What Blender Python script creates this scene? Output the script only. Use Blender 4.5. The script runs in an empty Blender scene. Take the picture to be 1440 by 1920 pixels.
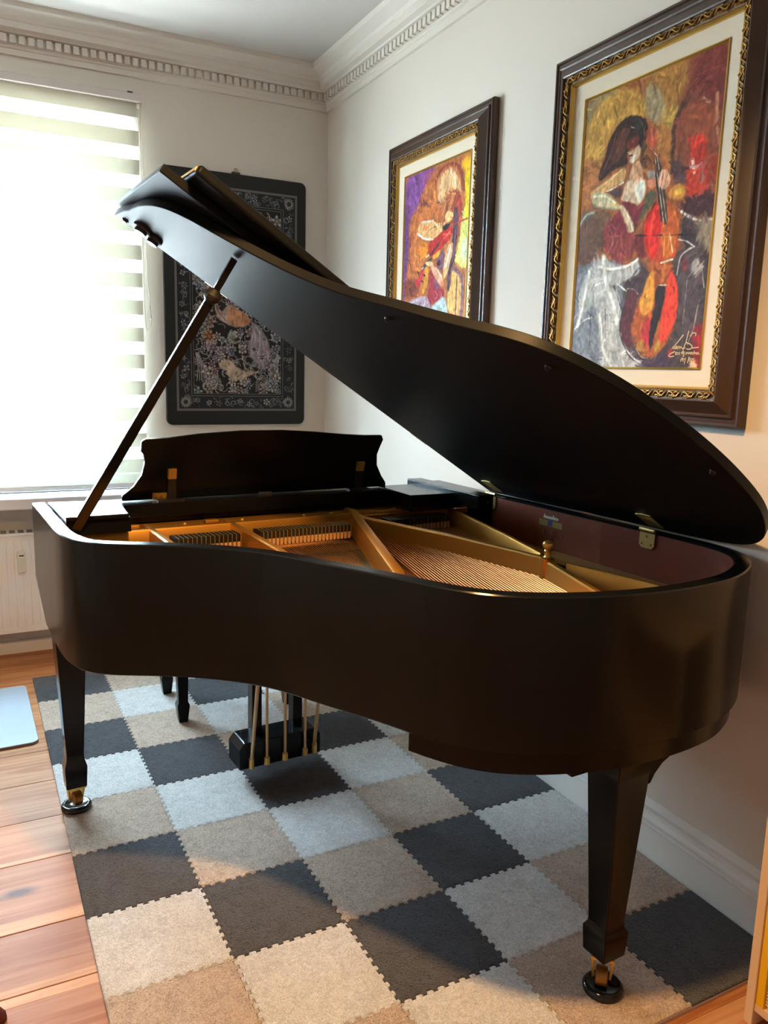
import bpy, math, random
import numpy as np
from mathutils import Vector, Matrix

random.seed(7)
SC = bpy.context.scene
COL = SC.collection
R = math.radians

# ------------------------------------------------------------------ camera
cam_d = bpy.data.cameras.new('camera')
cam = bpy.data.objects.new('camera', cam_d)
COL.objects.link(cam)
YAW, PIT, ROL = 0.4700, 0.1749, 0.0255
cf = Vector((math.sin(YAW) * math.cos(PIT), math.cos(YAW) * math.cos(PIT), -math.sin(PIT)))
cr_ = cf.cross(Vector((0, 0, 1))).normalized()
cu_ = cr_.cross(cf)
c_, s_ = math.cos(ROL), math.sin(ROL)
cr2, cu2 = c_ * cr_ + s_ * cu_, -s_ * cr_ + c_ * cu_
M = Matrix((cr2, cu2, -cf)).transposed().to_4x4()
M.translation = Vector((-1.7405, -4.2056, 1.4292))
cam.matrix_world = M
cam_d.sensor_fit = 'VERTICAL'
cam_d.sensor_height = 24.0
cam_d.sensor_width = 18.0
cam_d.lens = 24.0 * 1490.83 / 1920.0
cam_d.clip_start = 0.05
SC.camera = cam

# ------------------------------------------------------------------ world, lights, exposure
SC.view_settings.view_transform = 'Standard'
SC.view_settings.look = 'None'
SC.view_settings.gamma = 1.0
SC.view_settings.use_curve_mapping = False
SC.view_settings.exposure = 0.8
SC.cycles.use_denoising = True
SC.cycles.max_bounces = 10
SC.cycles.diffuse_bounces = 6
SC.cycles.glossy_bounces = 5
SC.cycles.transparent_max_bounces = 12
SC.cycles.sample_clamp_indirect = 8.0
SC.cycles.caustics_reflective = False
SC.cycles.caustics_refractive = False

world = bpy.data.worlds.new('daylight')
SC.world = world
world.use_nodes = True
wnt = world.node_tree
wbg = wnt.nodes['Background']
# hazy bright sky above the horizon, darker street below it
wtc = wnt.nodes.new('ShaderNodeTexCoord')
wsx = wnt.nodes.new('ShaderNodeSeparateXYZ')
wmr = wnt.nodes.new('ShaderNodeMapRange')
wmr.inputs[1].default_value, wmr.inputs[2].default_value = -0.06, 0.10
wmx = wnt.nodes.new('ShaderNodeMix'); wmx.data_type = 'RGBA'
wmx.inputs[6].default_value = (0.44, 0.47, 0.49, 1)
wmx.inputs[7].default_value = (0.57, 0.785, 1.0, 1)
wnt.links.new(wtc.outputs['Generated'], wsx.inputs[0])
wnt.links.new(wsx.outputs['Z'], wmr.inputs[0])
wnt.links.new(wmr.outputs[0], wmx.inputs[0])
wnt.links.new(wmx.outputs[2], wbg.inputs['Color'])
wbg.inputs['Strength'].default_value = 79.0

def portal(name, x0, x1, z0, z1, y):
    d = bpy.data.lights.new(name, 'AREA')
    d.shape = 'RECTANGLE'
    d.size, d.size_y = x1 - x0, z1 - z0
    d.cycles.is_portal = True
    o = bpy.data.objects.new(name, d)
    COL.objects.link(o)
    o.location = ((x0 + x1) / 2, y, (z0 + z1) / 2)
    o.rotation_euler = (R(-90), 0, 0)
    return o
portal('window_portal', -2.40, -1.02, 0.78, 2.66, 0.20)

# the warm ceiling lamp of the room, above the camera's view
ld = bpy.data.lights.new('pendant_lamp_bulb', 'SPOT')
ld.color = (1.0, 0.57, 0.22)
ld.energy = 112.0
ld.spot_size = R(165)
ld.spot_blend = 1.0
ld.shadow_soft_size = 0.06
lo = bpy.data.objects.new('pendant_lamp_bulb', ld)
COL.objects.link(lo)
lo.location = (-1.29, -3.03, 2.32)

# ------------------------------------------------------------------ helpers
def link(o, parent=None):
    COL.objects.link(o)
    if parent is not None:
        o.parent = parent
    return o

def tag(o, label=None, cat=None, group=None, kind=None):
    if label: o['label'] = label
    if cat: o['category'] = cat
    if group: o['group'] = group
    if kind: o['kind'] = kind
    return o

def empty(name, loc=(0, 0, 0), rz=0.0, parent=None):
    o = bpy.data.objects.new(name, None)
    o.location = loc
    o.rotation_euler = (0, 0, rz)
    o.empty_display_size = 0.1
    return link(o, parent)

class MB:
    def __init__(self):
        self.v, self.f = [], []
    def add(self, vs, fs):
        n = len(self.v)
        self.v += [tuple(map(float, p)) for p in vs]
        self.f += [tuple(i + n for i in f) for f in fs]
        return self
    def box(self, x0, x1, y0, y1, z0, z1, T=None):
        vs = [(x0, y0, z0), (x1, y0, z0), (x1, y1, z0), (x0, y1, z0), (x0, y0, z1), (x1, y0, z1), (x1, y1, z1), (x0, y1, z1)]
        if T: vs = [T(*p) for p in vs]
        return self.add(vs, [(0, 3, 2, 1), (4, 5, 6, 7), (0, 1, 5, 4), (1, 2, 6, 5), (2, 3, 7, 6), (3, 0, 4, 7)])
    def prism(self, pts, a, b, T):
        # pts: 2D outline, extruded between a and b; T(p, q, h) -> xyz
        n = len(pts)
        vs = [T(p[0], p[1], a) for p in pts] + [T(p[0], p[1], b) for p in pts]
        fs = [tuple(range(n - 1, -1, -1)), tuple(range(n, 2 * n))]
        fs += [(i, (i + 1) % n, n + (i + 1) % n, n + i) for i in range(n)]
        return self.add(vs, fs)
    def loft(self, rings, closed=True, caps=True):
        n = len(rings[0])
        vs = [p for r in rings for p in r]
        fs = []
        for k in range(len(rings) - 1):
            for i in range(n if closed else n - 1):
                j = (i + 1) % n
                fs.append((k * n + i, k * n + j, (k + 1) * n + j, (k + 1) * n + i))
        if caps:
            fs.append(tuple(range(n - 1, -1, -1)))
            fs.append(tuple((len(rings) - 1) * n + i for i in range(n)))
        return self.add(vs, fs)
    def tube(self, pts, r, n=6, caps=True):
        pts = [Vector(p) for p in pts]
        rings = []
        up = Vector((0, 0, 1))
        for i, p in enumerate(pts):
            d = (pts[min(i + 1, len(pts) - 1)] - pts[max(i - 1, 0)]).normalized()
            a = d.cross(up)
            if a.length < 1e-3: a = d.cross(Vector((1, 0, 0)))
            a.normalize(); b = a.cross(d)
            rr = r[i] if isinstance(r, (list, tuple)) else r
            rings.append([p + (a * math.cos(t) + b * math.sin(t)) * rr for t in [2 * math.pi * k / n for k in range(n)]])
        return self.loft(rings, True, caps)
    def lathe(self, prof, c=(0, 0, 0), n=20, axis='z', caps=True):
        rings = []
        for r, h in prof:
            ring = []
            for k in range(n):
                t = 2 * math.pi * k / n
                a, b = r * math.cos(t), r * math.sin(t)
                if axis == 'z': q = (a, b, h)
                elif axis == 'x': q = (h, a, b)
                else: q = (b, h, a)
                ring.append((c[0] + q[0], c[1] + q[1], c[2] + q[2]))
            rings.append(ring)
        return self.loft(rings, True, caps)
    def mesh(self, name, m=None, smooth=True, ang=35):
        me = bpy.data.meshes.new(name)
        me.from_pydata(self.v, [], self.f)
        me.update()
        if m: me.materials.append(m)
        import bmesh
        bm = bmesh.new(); bm.from_mesh(me)
        bmesh.ops.recalc_face_normals(bm, faces=bm.faces)
        bm.to_mesh(me); bm.free()
        if smooth:
            me.shade_smooth()
            me.set_sharp_from_angle(angle=R(ang))
        return me
    def build(self, name, m=None, parent=None, bevel=0, seg=2, ang=35):
        o = bpy.data.objects.new(name, self.mesh(name, m, True, ang))
        if bevel:
            b = o.modifiers.new('bevel', 'BEVEL')
            b.width = bevel; b.segments = seg; b.limit_method = 'ANGLE'; b.angle_limit = R(38)
            b.harden_normals = True
        return link(o, parent)

def inst(name, me, loc=(0, 0, 0), rot=(0, 0, 0), parent=None, scale=(1, 1, 1)):
    o = bpy.data.objects.new(name, me)
    o.location, o.rotation_euler, o.scale = loc, rot, scale
    return link(o, parent)

# ------------------------------------------------------------------ materials
def lin(c):
    return c / 12.92 if c <= 0.04045 else ((c + 0.055) / 1.055) ** 2.4
def srgb(r, g, b):
    return (lin(r / 255), lin(g / 255), lin(b / 255), 1)

def mat(name, col, rough=0.5, metal=0.0, spec=0.5, bump=0, bscale=50, bstretch=(1, 1, 1), var=0.0, vscale=4, vstretch=(1, 1, 1),
        coat=0.0, coat_r=0.1, sheen=0.0, detail=4.0, bdist=0.002):
    m = bpy.data.materials.new(name)
    m.use_nodes = True
    nt = m.node_tree
    p = nt.nodes['Principled BSDF']
    p.inputs['Base Color'].default_value = col
    p.inputs['Roughness'].default_value = rough
    p.inputs['Metallic'].default_value = metal
    p.inputs['Specular IOR Level'].default_value = spec
    p.inputs['Coat Weight'].default_value = coat
    p.inputs['Coat Roughness'].default_value = coat_r
    p.inputs['Sheen Weight'].default_value = sheen
    tc = nt.nodes.new('ShaderNodeTexCoord')
    def noise(scale, st, det):
        mp = nt.nodes.new('ShaderNodeMapping'); mp.inputs['Scale'].default_value = st
        nt.links.new(tc.outputs['Object'], mp.inputs['Vector'])
        n = nt.nodes.new('ShaderNodeTexNoise'); n.inputs['Scale'].default_value = scale; n.inputs['Detail'].default_value = det
        nt.links.new(mp.outputs['Vector'], n.inputs['Vector'])
        return n
    if var:
        n = noise(vscale, vstretch, 5)
        mx = nt.nodes.new('ShaderNodeMix'); mx.data_type = 'RGBA'; mx.blend_type = 'MIX'
        mx.inputs[6].default_value = tuple(c * (1 - var) for c in col[:3]) + (1,)
        mx.inputs[7].default_value = tuple(min(1, c * (1 + var)) for c in col[:3]) + (1,)
        nt.links.new(n.outputs['Fac'], mx.inputs[0])
        nt.links.new(mx.outputs[2], p.inputs['Base Color'])
    if bump:
        n = noise(bscale, bstretch, detail)
        b = nt.nodes.new('ShaderNodeBump'); b.inputs['Strength'].default_value = bump; b.inputs['Distance'].default_value = bdist
        nt.links.new(n.outputs['Fac'], b.inputs['Height'])
        nt.links.new(b.outputs['Normal'], p.inputs['Normal'])
    return m

def plush(name, col, col2):
    m = bpy.data.materials.new(name); m.use_nodes = True
    nt = m.node_tree; p = nt.nodes['Principled BSDF']
    p.inputs['Roughness'].default_value = 1.0
    p.inputs['Specular IOR Level'].default_value = 0.05
    p.inputs['Sheen Weight'].default_value = 0.25
    p.inputs['Sheen Roughness'].default_value = 0.6
    g = nt.nodes.new('ShaderNodeNewGeometry')
    n1 = nt.nodes.new('ShaderNodeTexNoise'); n1.inputs['Scale'].default_value = 165; n1.inputs['Detail'].default_value = 3; n1.inputs['Distortion'].default_value = 1.6
    n2 = nt.nodes.new('ShaderNodeTexNoise'); n2.inputs['Scale'].default_value = 26; n2.inputs['Detail'].default_value = 4; n2.inputs['Distortion'].default_value = 0.8
    for n in (n1, n2): nt.links.new(g.outputs['Position'], n.inputs['Vector'])
    add = nt.nodes.new('ShaderNodeMath'); add.operation = 'MULTIPLY_ADD'; add.inputs[1].default_value = 0.35
    nt.links.new(n2.outputs['Fac'], add.inputs[0]); nt.links.new(n1.outputs['Fac'], add.inputs[2])
    cr = nt.nodes.new('ShaderNodeMapRange'); cr.inputs[1].default_value = 0.50; cr.inputs[2].default_value = 0.78
    nt.links.new(add.outputs[0], cr.inputs[0])
    mx = nt.nodes.new('ShaderNodeMix'); mx.data_type = 'RGBA'
    mx.inputs[6].default_value = col2; mx.inputs[7].default_value = col
    nt.links.new(cr.outputs[0], mx.inputs[0]); nt.links.new(mx.outputs[2], p.inputs['Base Color'])
    b = nt.nodes.new('ShaderNodeBump'); b.inputs['Strength'].default_value = 1.0; b.inputs['Distance'].default_value = 0.0085
    nt.links.new(add.outputs[0], b.inputs['Height']); nt.links.new(b.outputs['Normal'], p.inputs['Normal'])
    return m

def wood_floor(name, c1, c2, knot):
    m = bpy.data.materials.new(name); m.use_nodes = True
    nt = m.node_tree; p = nt.nodes['Principled BSDF']
    p.inputs['Roughness'].default_value = 0.46
    p.inputs['Specular IOR Level'].default_value = 0.15
    tc = nt.nodes.new('ShaderNodeTexCoord'); oi = nt.nodes.new('ShaderNodeObjectInfo')
    off = nt.nodes.new('ShaderNodeVectorMath'); off.operation = 'MULTIPLY_ADD'
    off.inputs[1].default_value = (13.0, 7.0, 3.0)
    nt.links.new(oi.outputs['Random'], off.inputs[0]); nt.links.new(tc.outputs['Object'], off.inputs[2])
    mp = nt.nodes.new('ShaderNodeMapping'); mp.inputs['Scale'].default_value = (0.55, 9.0, 9.0)
    nt.links.new(off.outputs[0], mp.inputs['Vector'])
    n = nt.nodes.new('ShaderNodeTexNoise'); n.inputs['Scale'].default_value = 3.2; n.inputs['Detail'].default_value = 7; n.inputs['Distortion'].default_value = 1.3
    nt.links.new(mp.outputs[0], n.inputs['Vector'])
    cr = nt.nodes.new('ShaderNodeValToRGB')
    cr.color_ramp.elements[0].position = 0.36; cr.color_ramp.elements[0].color = c1
    cr.color_ramp.elements[1].position = 0.62; cr.color_ramp.elements[1].color = c2
    nt.links.new(n.outputs['Fac'], cr.inputs[0])
    # knots
    mk = nt.nodes.new('ShaderNodeMapping'); mk.inputs['Scale'].default_value = (2.3, 5.2, 1.0)
    nt.links.new(off.outputs[0], mk.inputs['Vector'])
    vo = nt.nodes.new('ShaderNodeTexVoronoi'); vo.inputs['Scale'].default_value = 1.0
    nt.links.new(mk.outputs[0], vo.inputs['Vector'])
    kr = nt.nodes.new('ShaderNodeMapRange'); kr.inputs[1].default_value = 0.05; kr.inputs[2].default_value = 0.15; kr.inputs[3].default_value = 1; kr.inputs[4].default_value = 0
    nt.links.new(vo.outputs['Distance'], kr.inputs[0])
    mx = nt.nodes.new('ShaderNodeMix'); mx.data_type = 'RGBA'; mx.inputs[7].default_value = knot
    nt.links.new(kr.outputs[0], mx.inputs[0]); nt.links.new(cr.outputs[0], mx.inputs[6])
    # board-to-board tint
    hs = nt.nodes.new('ShaderNodeHueSaturation')
    mr = nt.nodes.new('ShaderNodeMapRange'); mr.inputs[3].default_value = 0.82; mr.inputs[4].default_value = 1.15
    nt.links.new(oi.outputs['Random'], mr.inputs[0]); nt.links.new(mr.outputs[0], hs.inputs['Value'])
    nt.links.new(mx.outputs[2], hs.inputs['Color'])
    nt.links.new(hs.outputs[0], p.inputs['Base Color'])
    b = nt.nodes.new('ShaderNodeBump'); b.inputs['Strength'].default_value = 0.12; b.inputs['Distance'].default_value = 0.002
    nt.links.new(n.outputs['Fac'], b.inputs['Height']); nt.links.new(b.outputs['Normal'], p.inputs['Normal'])
    return m

def vcol(name, rough=0.5, bump=0.25, bscale=120, coat=0.0, spec=0.4):
    m = bpy.data.materials.new(name); m.use_nodes = True
    nt = m.node_tree; p = nt.nodes['Principled BSDF']
    p.inputs['Roughness'].default_value = rough
    p.inputs['Coat Weight'].default_value = coat; p.inputs['Coat Roughness'].default_value = 0.15
    p.inputs['Specular IOR Level'].default_value = spec
    a = nt.nodes.new('ShaderNodeVertexColor'); a.layer_name = 'paint'
    nt.links.new(a.outputs['Color'], p.inputs['Base Color'])
    if bump:
        tc = nt.nodes.new('ShaderNodeTexCoord')
        n = nt.nodes.new('ShaderNodeTexNoise'); n.inputs['Scale'].default_value = bscale; n.inputs['Detail'].default_value = 4; n.inputs['Distortion'].default_value = 2
        nt.links.new(tc.outputs['Object'], n.inputs['Vector'])
        b = nt.nodes.new('ShaderNodeBump'); b.inputs['Strength'].default_value = bump; b.inputs['Distance'].default_value = 0.002
        nt.links.new(n.outputs['Fac'], b.inputs['Height']); nt.links.new(b.outputs['Normal'], p.inputs['Normal'])
    return m

def fabric(name, col, transp, transl, dif):
    # woven blind cloth: part see-through, part translucent, part diffuse
    m = bpy.data.materials.new(name); m.use_nodes = True
    nt = m.node_tree; nt.nodes.remove(nt.nodes['Principled BSDF'])
    out = nt.nodes['Material Output']
    t = nt.nodes.new('ShaderNodeBsdfTransparent'); t.inputs[0].default_value = (1, 1, 1, 1)
    l = nt.nodes.new('ShaderNodeBsdfTranslucent'); l.inputs[0].default_value = col
    d = nt.nodes.new('ShaderNodeBsdfDiffuse'); d.inputs[0].default_value = col
    m1 = nt.nodes.new('ShaderNodeMixShader'); m1.inputs[0].default_value = dif / (dif + transl)
    nt.links.new(l.outputs[0], m1.inputs[1]); nt.links.new(d.outputs[0], m1.inputs[2])
    m2 = nt.nodes.new('ShaderNodeMixShader'); m2.inputs[0].default_value = 1 - transp
    nt.links.new(t.outputs[0], m2.inputs[1]); nt.links.new(m1.outputs[0], m2.inputs[2])
    nt.links.new(m2.outputs[0], out.inputs['Surface'])
    return m

def glass(name):
    m = bpy.data.materials.new(name); m.use_nodes = True
    nt = m.node_tree; nt.nodes.remove(nt.nodes['Principled BSDF'])
    out = nt.nodes['Material Output']
    t = nt.nodes.new('ShaderNodeBsdfTransparent'); t.inputs[0].default_value = (0.96, 0.98, 0.97, 1)
    g = nt.nodes.new('ShaderNodeBsdfGlossy'); g.inputs['Roughness'].default_value = 0.02
    mm = nt.nodes.new('ShaderNodeMixShader'); mm.inputs[0].default_value = 0.06
    nt.links.new(t.outputs[0], mm.inputs[1]); nt.links.new(g.outputs[0], mm.inputs[2])
    nt.links.new(mm.outputs[0], out.inputs['Surface'])
    return m

W = {}
W['wall'] = mat('wall_paint', srgb(214, 206, 195), 0.9, bump=0.05, bscale=90, var=0.02, vscale=2)
W['ceil'] = mat('ceiling_paint', srgb(196, 192, 186), 0.95)
W['trim'] = mat('trim_paint', srgb(214, 207, 197), 0.6)
W['base'] = mat('baseboard_paint', srgb(226, 224, 218), 0.45)
W['floorbase'] = mat('subfloor_shadow', srgb(60, 38, 24), 0.9)
W['plank'] = wood_floor('pine_plank', srgb(188, 134, 92), srgb(160, 102, 62), srgb(104, 72, 60))
W['sap'] = wood_floor('pine_sapwood', srgb(210, 160, 114), srgb(192, 138, 94), srgb(150, 100, 70))
W['black'] = mat('piano_ebony_satin', (0.0056, 0.0062, 0.0068, 1), 0.21, spec=0.20, bump=0.02, bscale=16, bstretch=(1, 12, 12), bdist=0.001)
W['blackv'] = mat('piano_ebony_lid', (0.0056, 0.0062, 0.0068, 1), 0.44, spec=0.08, bump=0.06, bscale=16, bstretch=(1, 14, 1), bdist=0.001)
W['blackmat'] = mat('black_metal', (0.012, 0.011, 0.011, 1), 0.45)
W['burg'] = mat('mahogany_inner_rim', srgb(108, 44, 22), 0.42, bump=0.03, bscale=20, bstretch=(1, 1, 8), var=0.22, vscale=9, vstretch=(4, 1, 1))
W['gold'] = mat('bronze_plate', srgb(190, 134, 52), 0.42, metal=0.72, bump=0.04, bscale=260)
W['golddk'] = mat('bronze_web', srgb(150, 104, 40), 0.5, metal=0.6)
W['sound'] = mat('spruce_soundboard', srgb(118, 74, 36), 0.55, var=0.18, vscale=30, vstretch=(1, 0.1, 1))
W['copper'] = mat('copper_string', srgb(206, 134, 70), 0.42, metal=0.8)
W['steel'] = mat('steel_string', srgb(206, 176, 128), 0.35, metal=0.9)
W['brass'] = mat('brass', srgb(214, 176, 92), 0.36, metal=0.72)
W['brassdull'] = mat('brass_worn', srgb(196, 170, 106), 0.42, metal=0.7)
W['red'] = mat('red_felt', srgb(190, 44, 36), 0.95)
W['damp'] = mat('damper_black', (0.012, 0.010, 0.009, 1), 0.4)
W['dwood'] = mat('damper_wood', srgb(214, 160, 112), 0.6)
W['rod'] = mat('pedal_rod_brass', srgb(196, 160, 112), 0.4, metal=0.5)
W['gloss'] = mat('cup_gloss_black', (0.006, 0.006, 0.006, 1), 0.12)
W['white'] = mat('radiator_enamel', srgb(238, 236, 232), 0.35)
W['pvc'] = mat('window_pvc', srgb(236, 238, 240), 0.4)
W['glass'] = glass('window_glass')
W['opaque'] = fabric('blind_opaque_cloth', srgb(214, 212, 200), 0.0, 0.21, 0.79)
W['sheer'] = fabric('blind_sheer_cloth', srgb(240, 246, 246), 0.74, 0.18, 0.08)
W['head'] = mat('blind_head_rail', srgb(206, 196, 190), 0.5)
W['lacq'] = mat('black_lacquer', (0.010, 0.0095, 0.009, 1), 0.45, spec=0.3)
W['inlay'] = vcol('mother_of_pearl_inlay', 0.5, 0.0, spec=0.3)
W['canvas'] = vcol('oil_paint_canvas', 0.62, 0.25, 150, spec=0.12)
W['frame'] = mat('dark_walnut_frame', srgb(64, 44, 32), 0.35, var=0.25, vscale=14, vstretch=(1, 1, 0.2))
W['leaf'] = mat('antique_gold_leaf', srgb(150, 112, 54), 0.38, metal=0.75, bump=0.4, bscale=300)
W['leafbg'] = mat('antique_gold_ground', srgb(84, 60, 30), 0.5, metal=0.5, bump=0.5, bscale=240)
W['gilt'] = mat('gilt_fillet', srgb(214, 178, 96), 0.3, metal=0.85)
W['linen'] = mat('linen_liner', srgb(222, 208, 184), 0.9, bump=0.3, bscale=500)
W['charcoal'] = plush('plush_charcoal', srgb(78, 78, 82), srgb(40, 40, 43))
W['beige'] = plush('plush_beige', srgb(226, 202, 180), srgb(170, 146, 126))
W['creamy'] = plush('plush_white', srgb(248, 246, 242), srgb(206, 202, 198))
W['foam'] = mat('foam_edge', srgb(190, 178, 166), 0.9)
W['slab'] = mat('pale_slab', srgb(176, 190, 204), 0.3, var=0.06, vscale=5, vstretch=(1, 3, 1))
W['slabe'] = mat('slab_edge', srgb(150, 104, 84), 0.6)
W['shelf'] = mat('pale_wood_shelf', srgb(226, 196, 156), 0.5, var=0.06, vscale=12, vstretch=(1, 1, 0.1))
W['yellow'] = mat('yellow_cover', srgb(240, 190, 20), 0.4)
W['orange'] = mat('orange_cover', srgb(224, 120, 20), 0.4)
W['paper'] = mat('white_paper', srgb(236, 232, 224), 0.7)
W['wire'] = mat('white_spiral', srgb(230, 222, 210), 0.4)
W['redobj'] = mat('dark_red_felt', srgb(84, 14, 22), 0.6)
W['grey'] = mat('grey_display', srgb(120, 116, 108), 0.4)
W['darkgrey'] = mat('dark_display', srgb(40, 38, 36), 0.4)
W['ivory'] = mat('ivory_plastic', srgb(222, 216, 200), 0.5)
W['whiteink'] = mat('white_ink', srgb(226, 220, 204), 0.6)
W['blueink'] = mat('blue_ink', srgb(56, 70, 130), 0.6)
W['goldink'] = mat('gold_ink', srgb(150, 130, 76), 0.5, metal=0.3)
W['faintink'] = mat('faded_gold_ink', srgb(112, 66, 44), 0.5)
W['sign'] = mat('signature_paint', srgb(226, 196, 140), 0.6)

# ------------------------------------------------------------------ room shell
XL, YF, ZC = -4.30, -6.20, 2.955
WX0, WX1, WZ0, WZ1 = -2.36, -1.045, 0.80, 2.60      # window opening

b = MB()
b.box(XL, WX0, 0, 0.32, -0.05, ZC + 0.1).box(WX1, 0.15, 0, 0.32, -0.05, ZC + 0.1)
b.box(WX0, WX1, 0, 0.32, -0.05, WZ0).box(WX0, WX1, 0, 0.32, WZ1, ZC + 0.1)
for sx, x in ((1, WX0), (-1, WX1)):                 # shallow arched head of the opening
    pts = [(x, WZ1 + 0.001)] + [(x + sx * 0.20 * (1 - math.cos(t)), WZ1 - 0.075 * (1 - math.sin(t))) for t in [math.pi / 2 * k / 8 for k in range(9)]]
    b.prism(pts, 0, 0.32, lambda p, q, h: (p, h, q))
tag(b.build('wall_back', W['wall']), kind='structure')
tag(MB().box(0, 0.15, YF, 0, -0.05, ZC + 0.1).build('wall_right', W['wall']), kind='structure')
tag(MB().box(XL - 0.15, XL, YF, 0.32, -0.05, ZC + 0.1).build('wall_left', W['wall']), kind='structure')
tag(MB().box(XL - 0.15, 0.15, YF - 0.15, YF, -0.05, ZC + 0.1).build('wall_front', W['wall']), kind='structure')
tag(MB().box(XL, 0, YF, 0, ZC, ZC + 0.1).build('ceiling', W['ceil']), kind='structure')

# plank floor: each board a piece of the floor
floor = tag(MB().box(XL, 0, YF, 0, -0.05, -0.022).build('floor', W['floorbase']), kind='structure')
ys = [0.0, -0.21, -0.46, -0.70, -0.93, -1.17, -1.41, -1.655, -1.885, -2.190, -2.415, -2.655, -2.90, -3.13, -3.37]
while ys[-1] > YF + 0.25: ys.append(ys[-1] - 0.24)
ys.append(YF)
for i in range(len(ys) - 1):
    y1, y0 = ys[i] - 0.0012, ys[i + 1] + 0.0012
    o = MB().box(XL, 0, -(y1 - y0) / 2, (y1 - y0) / 2, -0.022, 0.0).build('floor_plank', W['plank'], floor, bevel=0.0012, seg=1)
    o.location = (0, (y0 + y1) / 2, 0)
# pale sapwood edges let into three of the boards by the mat
for yy, w in ((-1.873, 0.018), (-2.165, 0.045), (-2.400, 0.024), (-2.432, 0.030), (-3.155, 0.050)):
    o = MB().box(XL, 0, -w / 2, w / 2, -0.006, 0.0004).build('sapwood_strip', W['sap'], floor)
    o.location = (0, yy, 0)

# cornice with dentils along the two visible walls
prof = [(0.0, 2.775), (0.012, 2.777), (0.014, 2.800), (0.019, 2.803), (0.019, 2.812), (0.024, 2.815), (0.024, 2.853), (0.050, 2.856), (0.056, 2.862),
        (0.078, 2.868), (0.080, 2.893), (0.086, 2.897), (0.092, 2.912), (0.112, 2.926), (0.136, 2.934), (0.140, 2.945), (0.142, ZC + 0.002), (0.0, ZC + 0.002)]
bk = MB().loft([[(XL, -d, z) for d, z in prof], [(-d, -d, z) for d, z in prof]])
t1 = tag(bk.build('trim_1', W['trim'], ang=25), kind='structure')
rt = MB().loft([[(-d, -d, z) for d, z in prof], [(-d, YF, z) for d, z in prof]])
t2 = tag(rt.build('trim_2', W['trim'], ang=25), kind='structure')
dm = MB().box(-0.0125, 0.0125, -0.043, -0.022, 2.818, 2.851).mesh('dentil', W['trim'], False)
for k in range(52):
    inst('dentil', dm, (-0.060 - 0.0375 * k, 0, 0), (0, 0, 0), t1)
for k in range(64):
    inst('dentil', dm, (0, -0.060 - 0.0375 * k, 0), (0, 0, R(-90)), t2)

# baseboards
bp = [(0, 0), (0.024, 0), (0.024, 0.108), (0.032, 0.112), (0.034, 0.118), (0.032, 0.123), (0.021, 0.126), (0.015, 0.138), (0.016, 0.146), (0.022, 0.150), (0.021, 0.156), (0.010, 0.160), (0.008, 0.172), (0.003, 0.182), (0, 0.182)]
tag(MB().loft([[(-d, -d * 0, z) for d, z in bp], [(-d, YF, z) for d, z in bp]]).build('baseboard_right', W['base'], ang=25), kind='structure')
bp2 = [(0, 0), (0.020, 0), (0.020, 0.052), (0.014, 0.062), (0, 0.066)]
tag(MB().loft([[(XL, -d, z) for d, z in bp2], [(-0.02, -d, z) for d, z in bp2]]).build('baseboard_back', W['base'], ang=25), kind='structure')

# ------------------------------------------------------------------ window
win = tag(empty('window_1', ((WX0 + WX1) / 2, 0.22, WZ0)), kind='structure')
cx = (WX0 + WX1) / 2
hw = (WX1 - WX0) / 2
f = MB()
for x0, x1, z0, z1 in ((-hw, -hw + 0.06, 0, 1.8), (hw - 0.06, hw, 0, 1.8), (-hw, hw, 0, 0.07), (-hw, hw, 1.72, 1.8)):
    f.box(x0, x1, -0.03, 0.04, z0, z1)
f.build('window_frame', W['pvc'], win, bevel=0.004)
MB().box(-0.05, 0.05, -0.035, 0.035, 0.07, 1.72).build('mullion', W['pvc'], win, bevel=0.004)
MB().box(-hw + 0.06, hw - 0.06, -0.03, 0.03, 1.20, 1.27).build('transom', W['pvc'], win, bevel=0.004)
for x0, x1 in ((-hw + 0.06, -0.05), (0.05, hw - 0.06)):
    for z0, z1 in ((0.07, 1.20), (1.27, 1.72)):
        MB().box(x0, x1, 0.0, 0.004, z0, z1).build('pane', W['glass'], win)
MB().box(-hw - 0.06, hw + 0.10, -0.38, -0.02, -0.055, 0.0).build('window_sill', W['pvc'], win, bevel=0.008)

# ------------------------------------------------------------------ zebra blind
bl = tag(empty('roller_blind', (0, 0, 0)), 'white zebra roller blind drawn down over the bright window', 'blind')
BX0, BX1, BY = -2.44, -0.992, -0.034
MB().box(BX0 - 0.01, BX1 + 0.010, -0.062, -0.002, 2.655, 2.690).build('head_rail', W['head'], bl, bevel=0.003)
MB().box(BX1 - 0.050, BX1 - 0.026, -0.064, -0.050, 2.689, 2.695).build('mounting_clip', W['darkgrey'], bl)
MB().box(BX0, BX1, BY - 0.0006, BY + 0.0006, 2.592, 2.660).build('opaque_band', W['opaque'], bl)
z = 2.592
om = MB().box(BX0, BX1, -0.0006, 0.0006, -0.069, 0.0).mesh('opaque_band', W['opaque'], False)
sm = MB().box(BX0, BX1, -0.0004, 0.0004, -0.062, 0.0).mesh('sheer_band', W['sheer'], False)
while z > 0.95:
    inst('sheer_band', sm, (0, BY, z), parent=bl)
    inst('opaque_band', om, (0, BY - 0.004, z - 0.062), parent=bl)
    z -= 0.131
MB().box(BX0, BX1, BY - 0.0006, BY + 0.0006, 0.835, z).build('opaque_band', W['opaque'], bl)
MB().box(BX0, BX1, BY - 0.010, BY + 0.010, 0.812, 0.836).build('bottom_bar', W['head'], bl, bevel=0.004)
MB().lathe([(0.012, -0.012), (0.016, -0.006), (0.016, 0.006), (0.012, 0.012)], (BX1 + 0.006, -0.036, 2.645), 12, 'x').build('chain_wheel', W['ivory'], bl)
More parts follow.
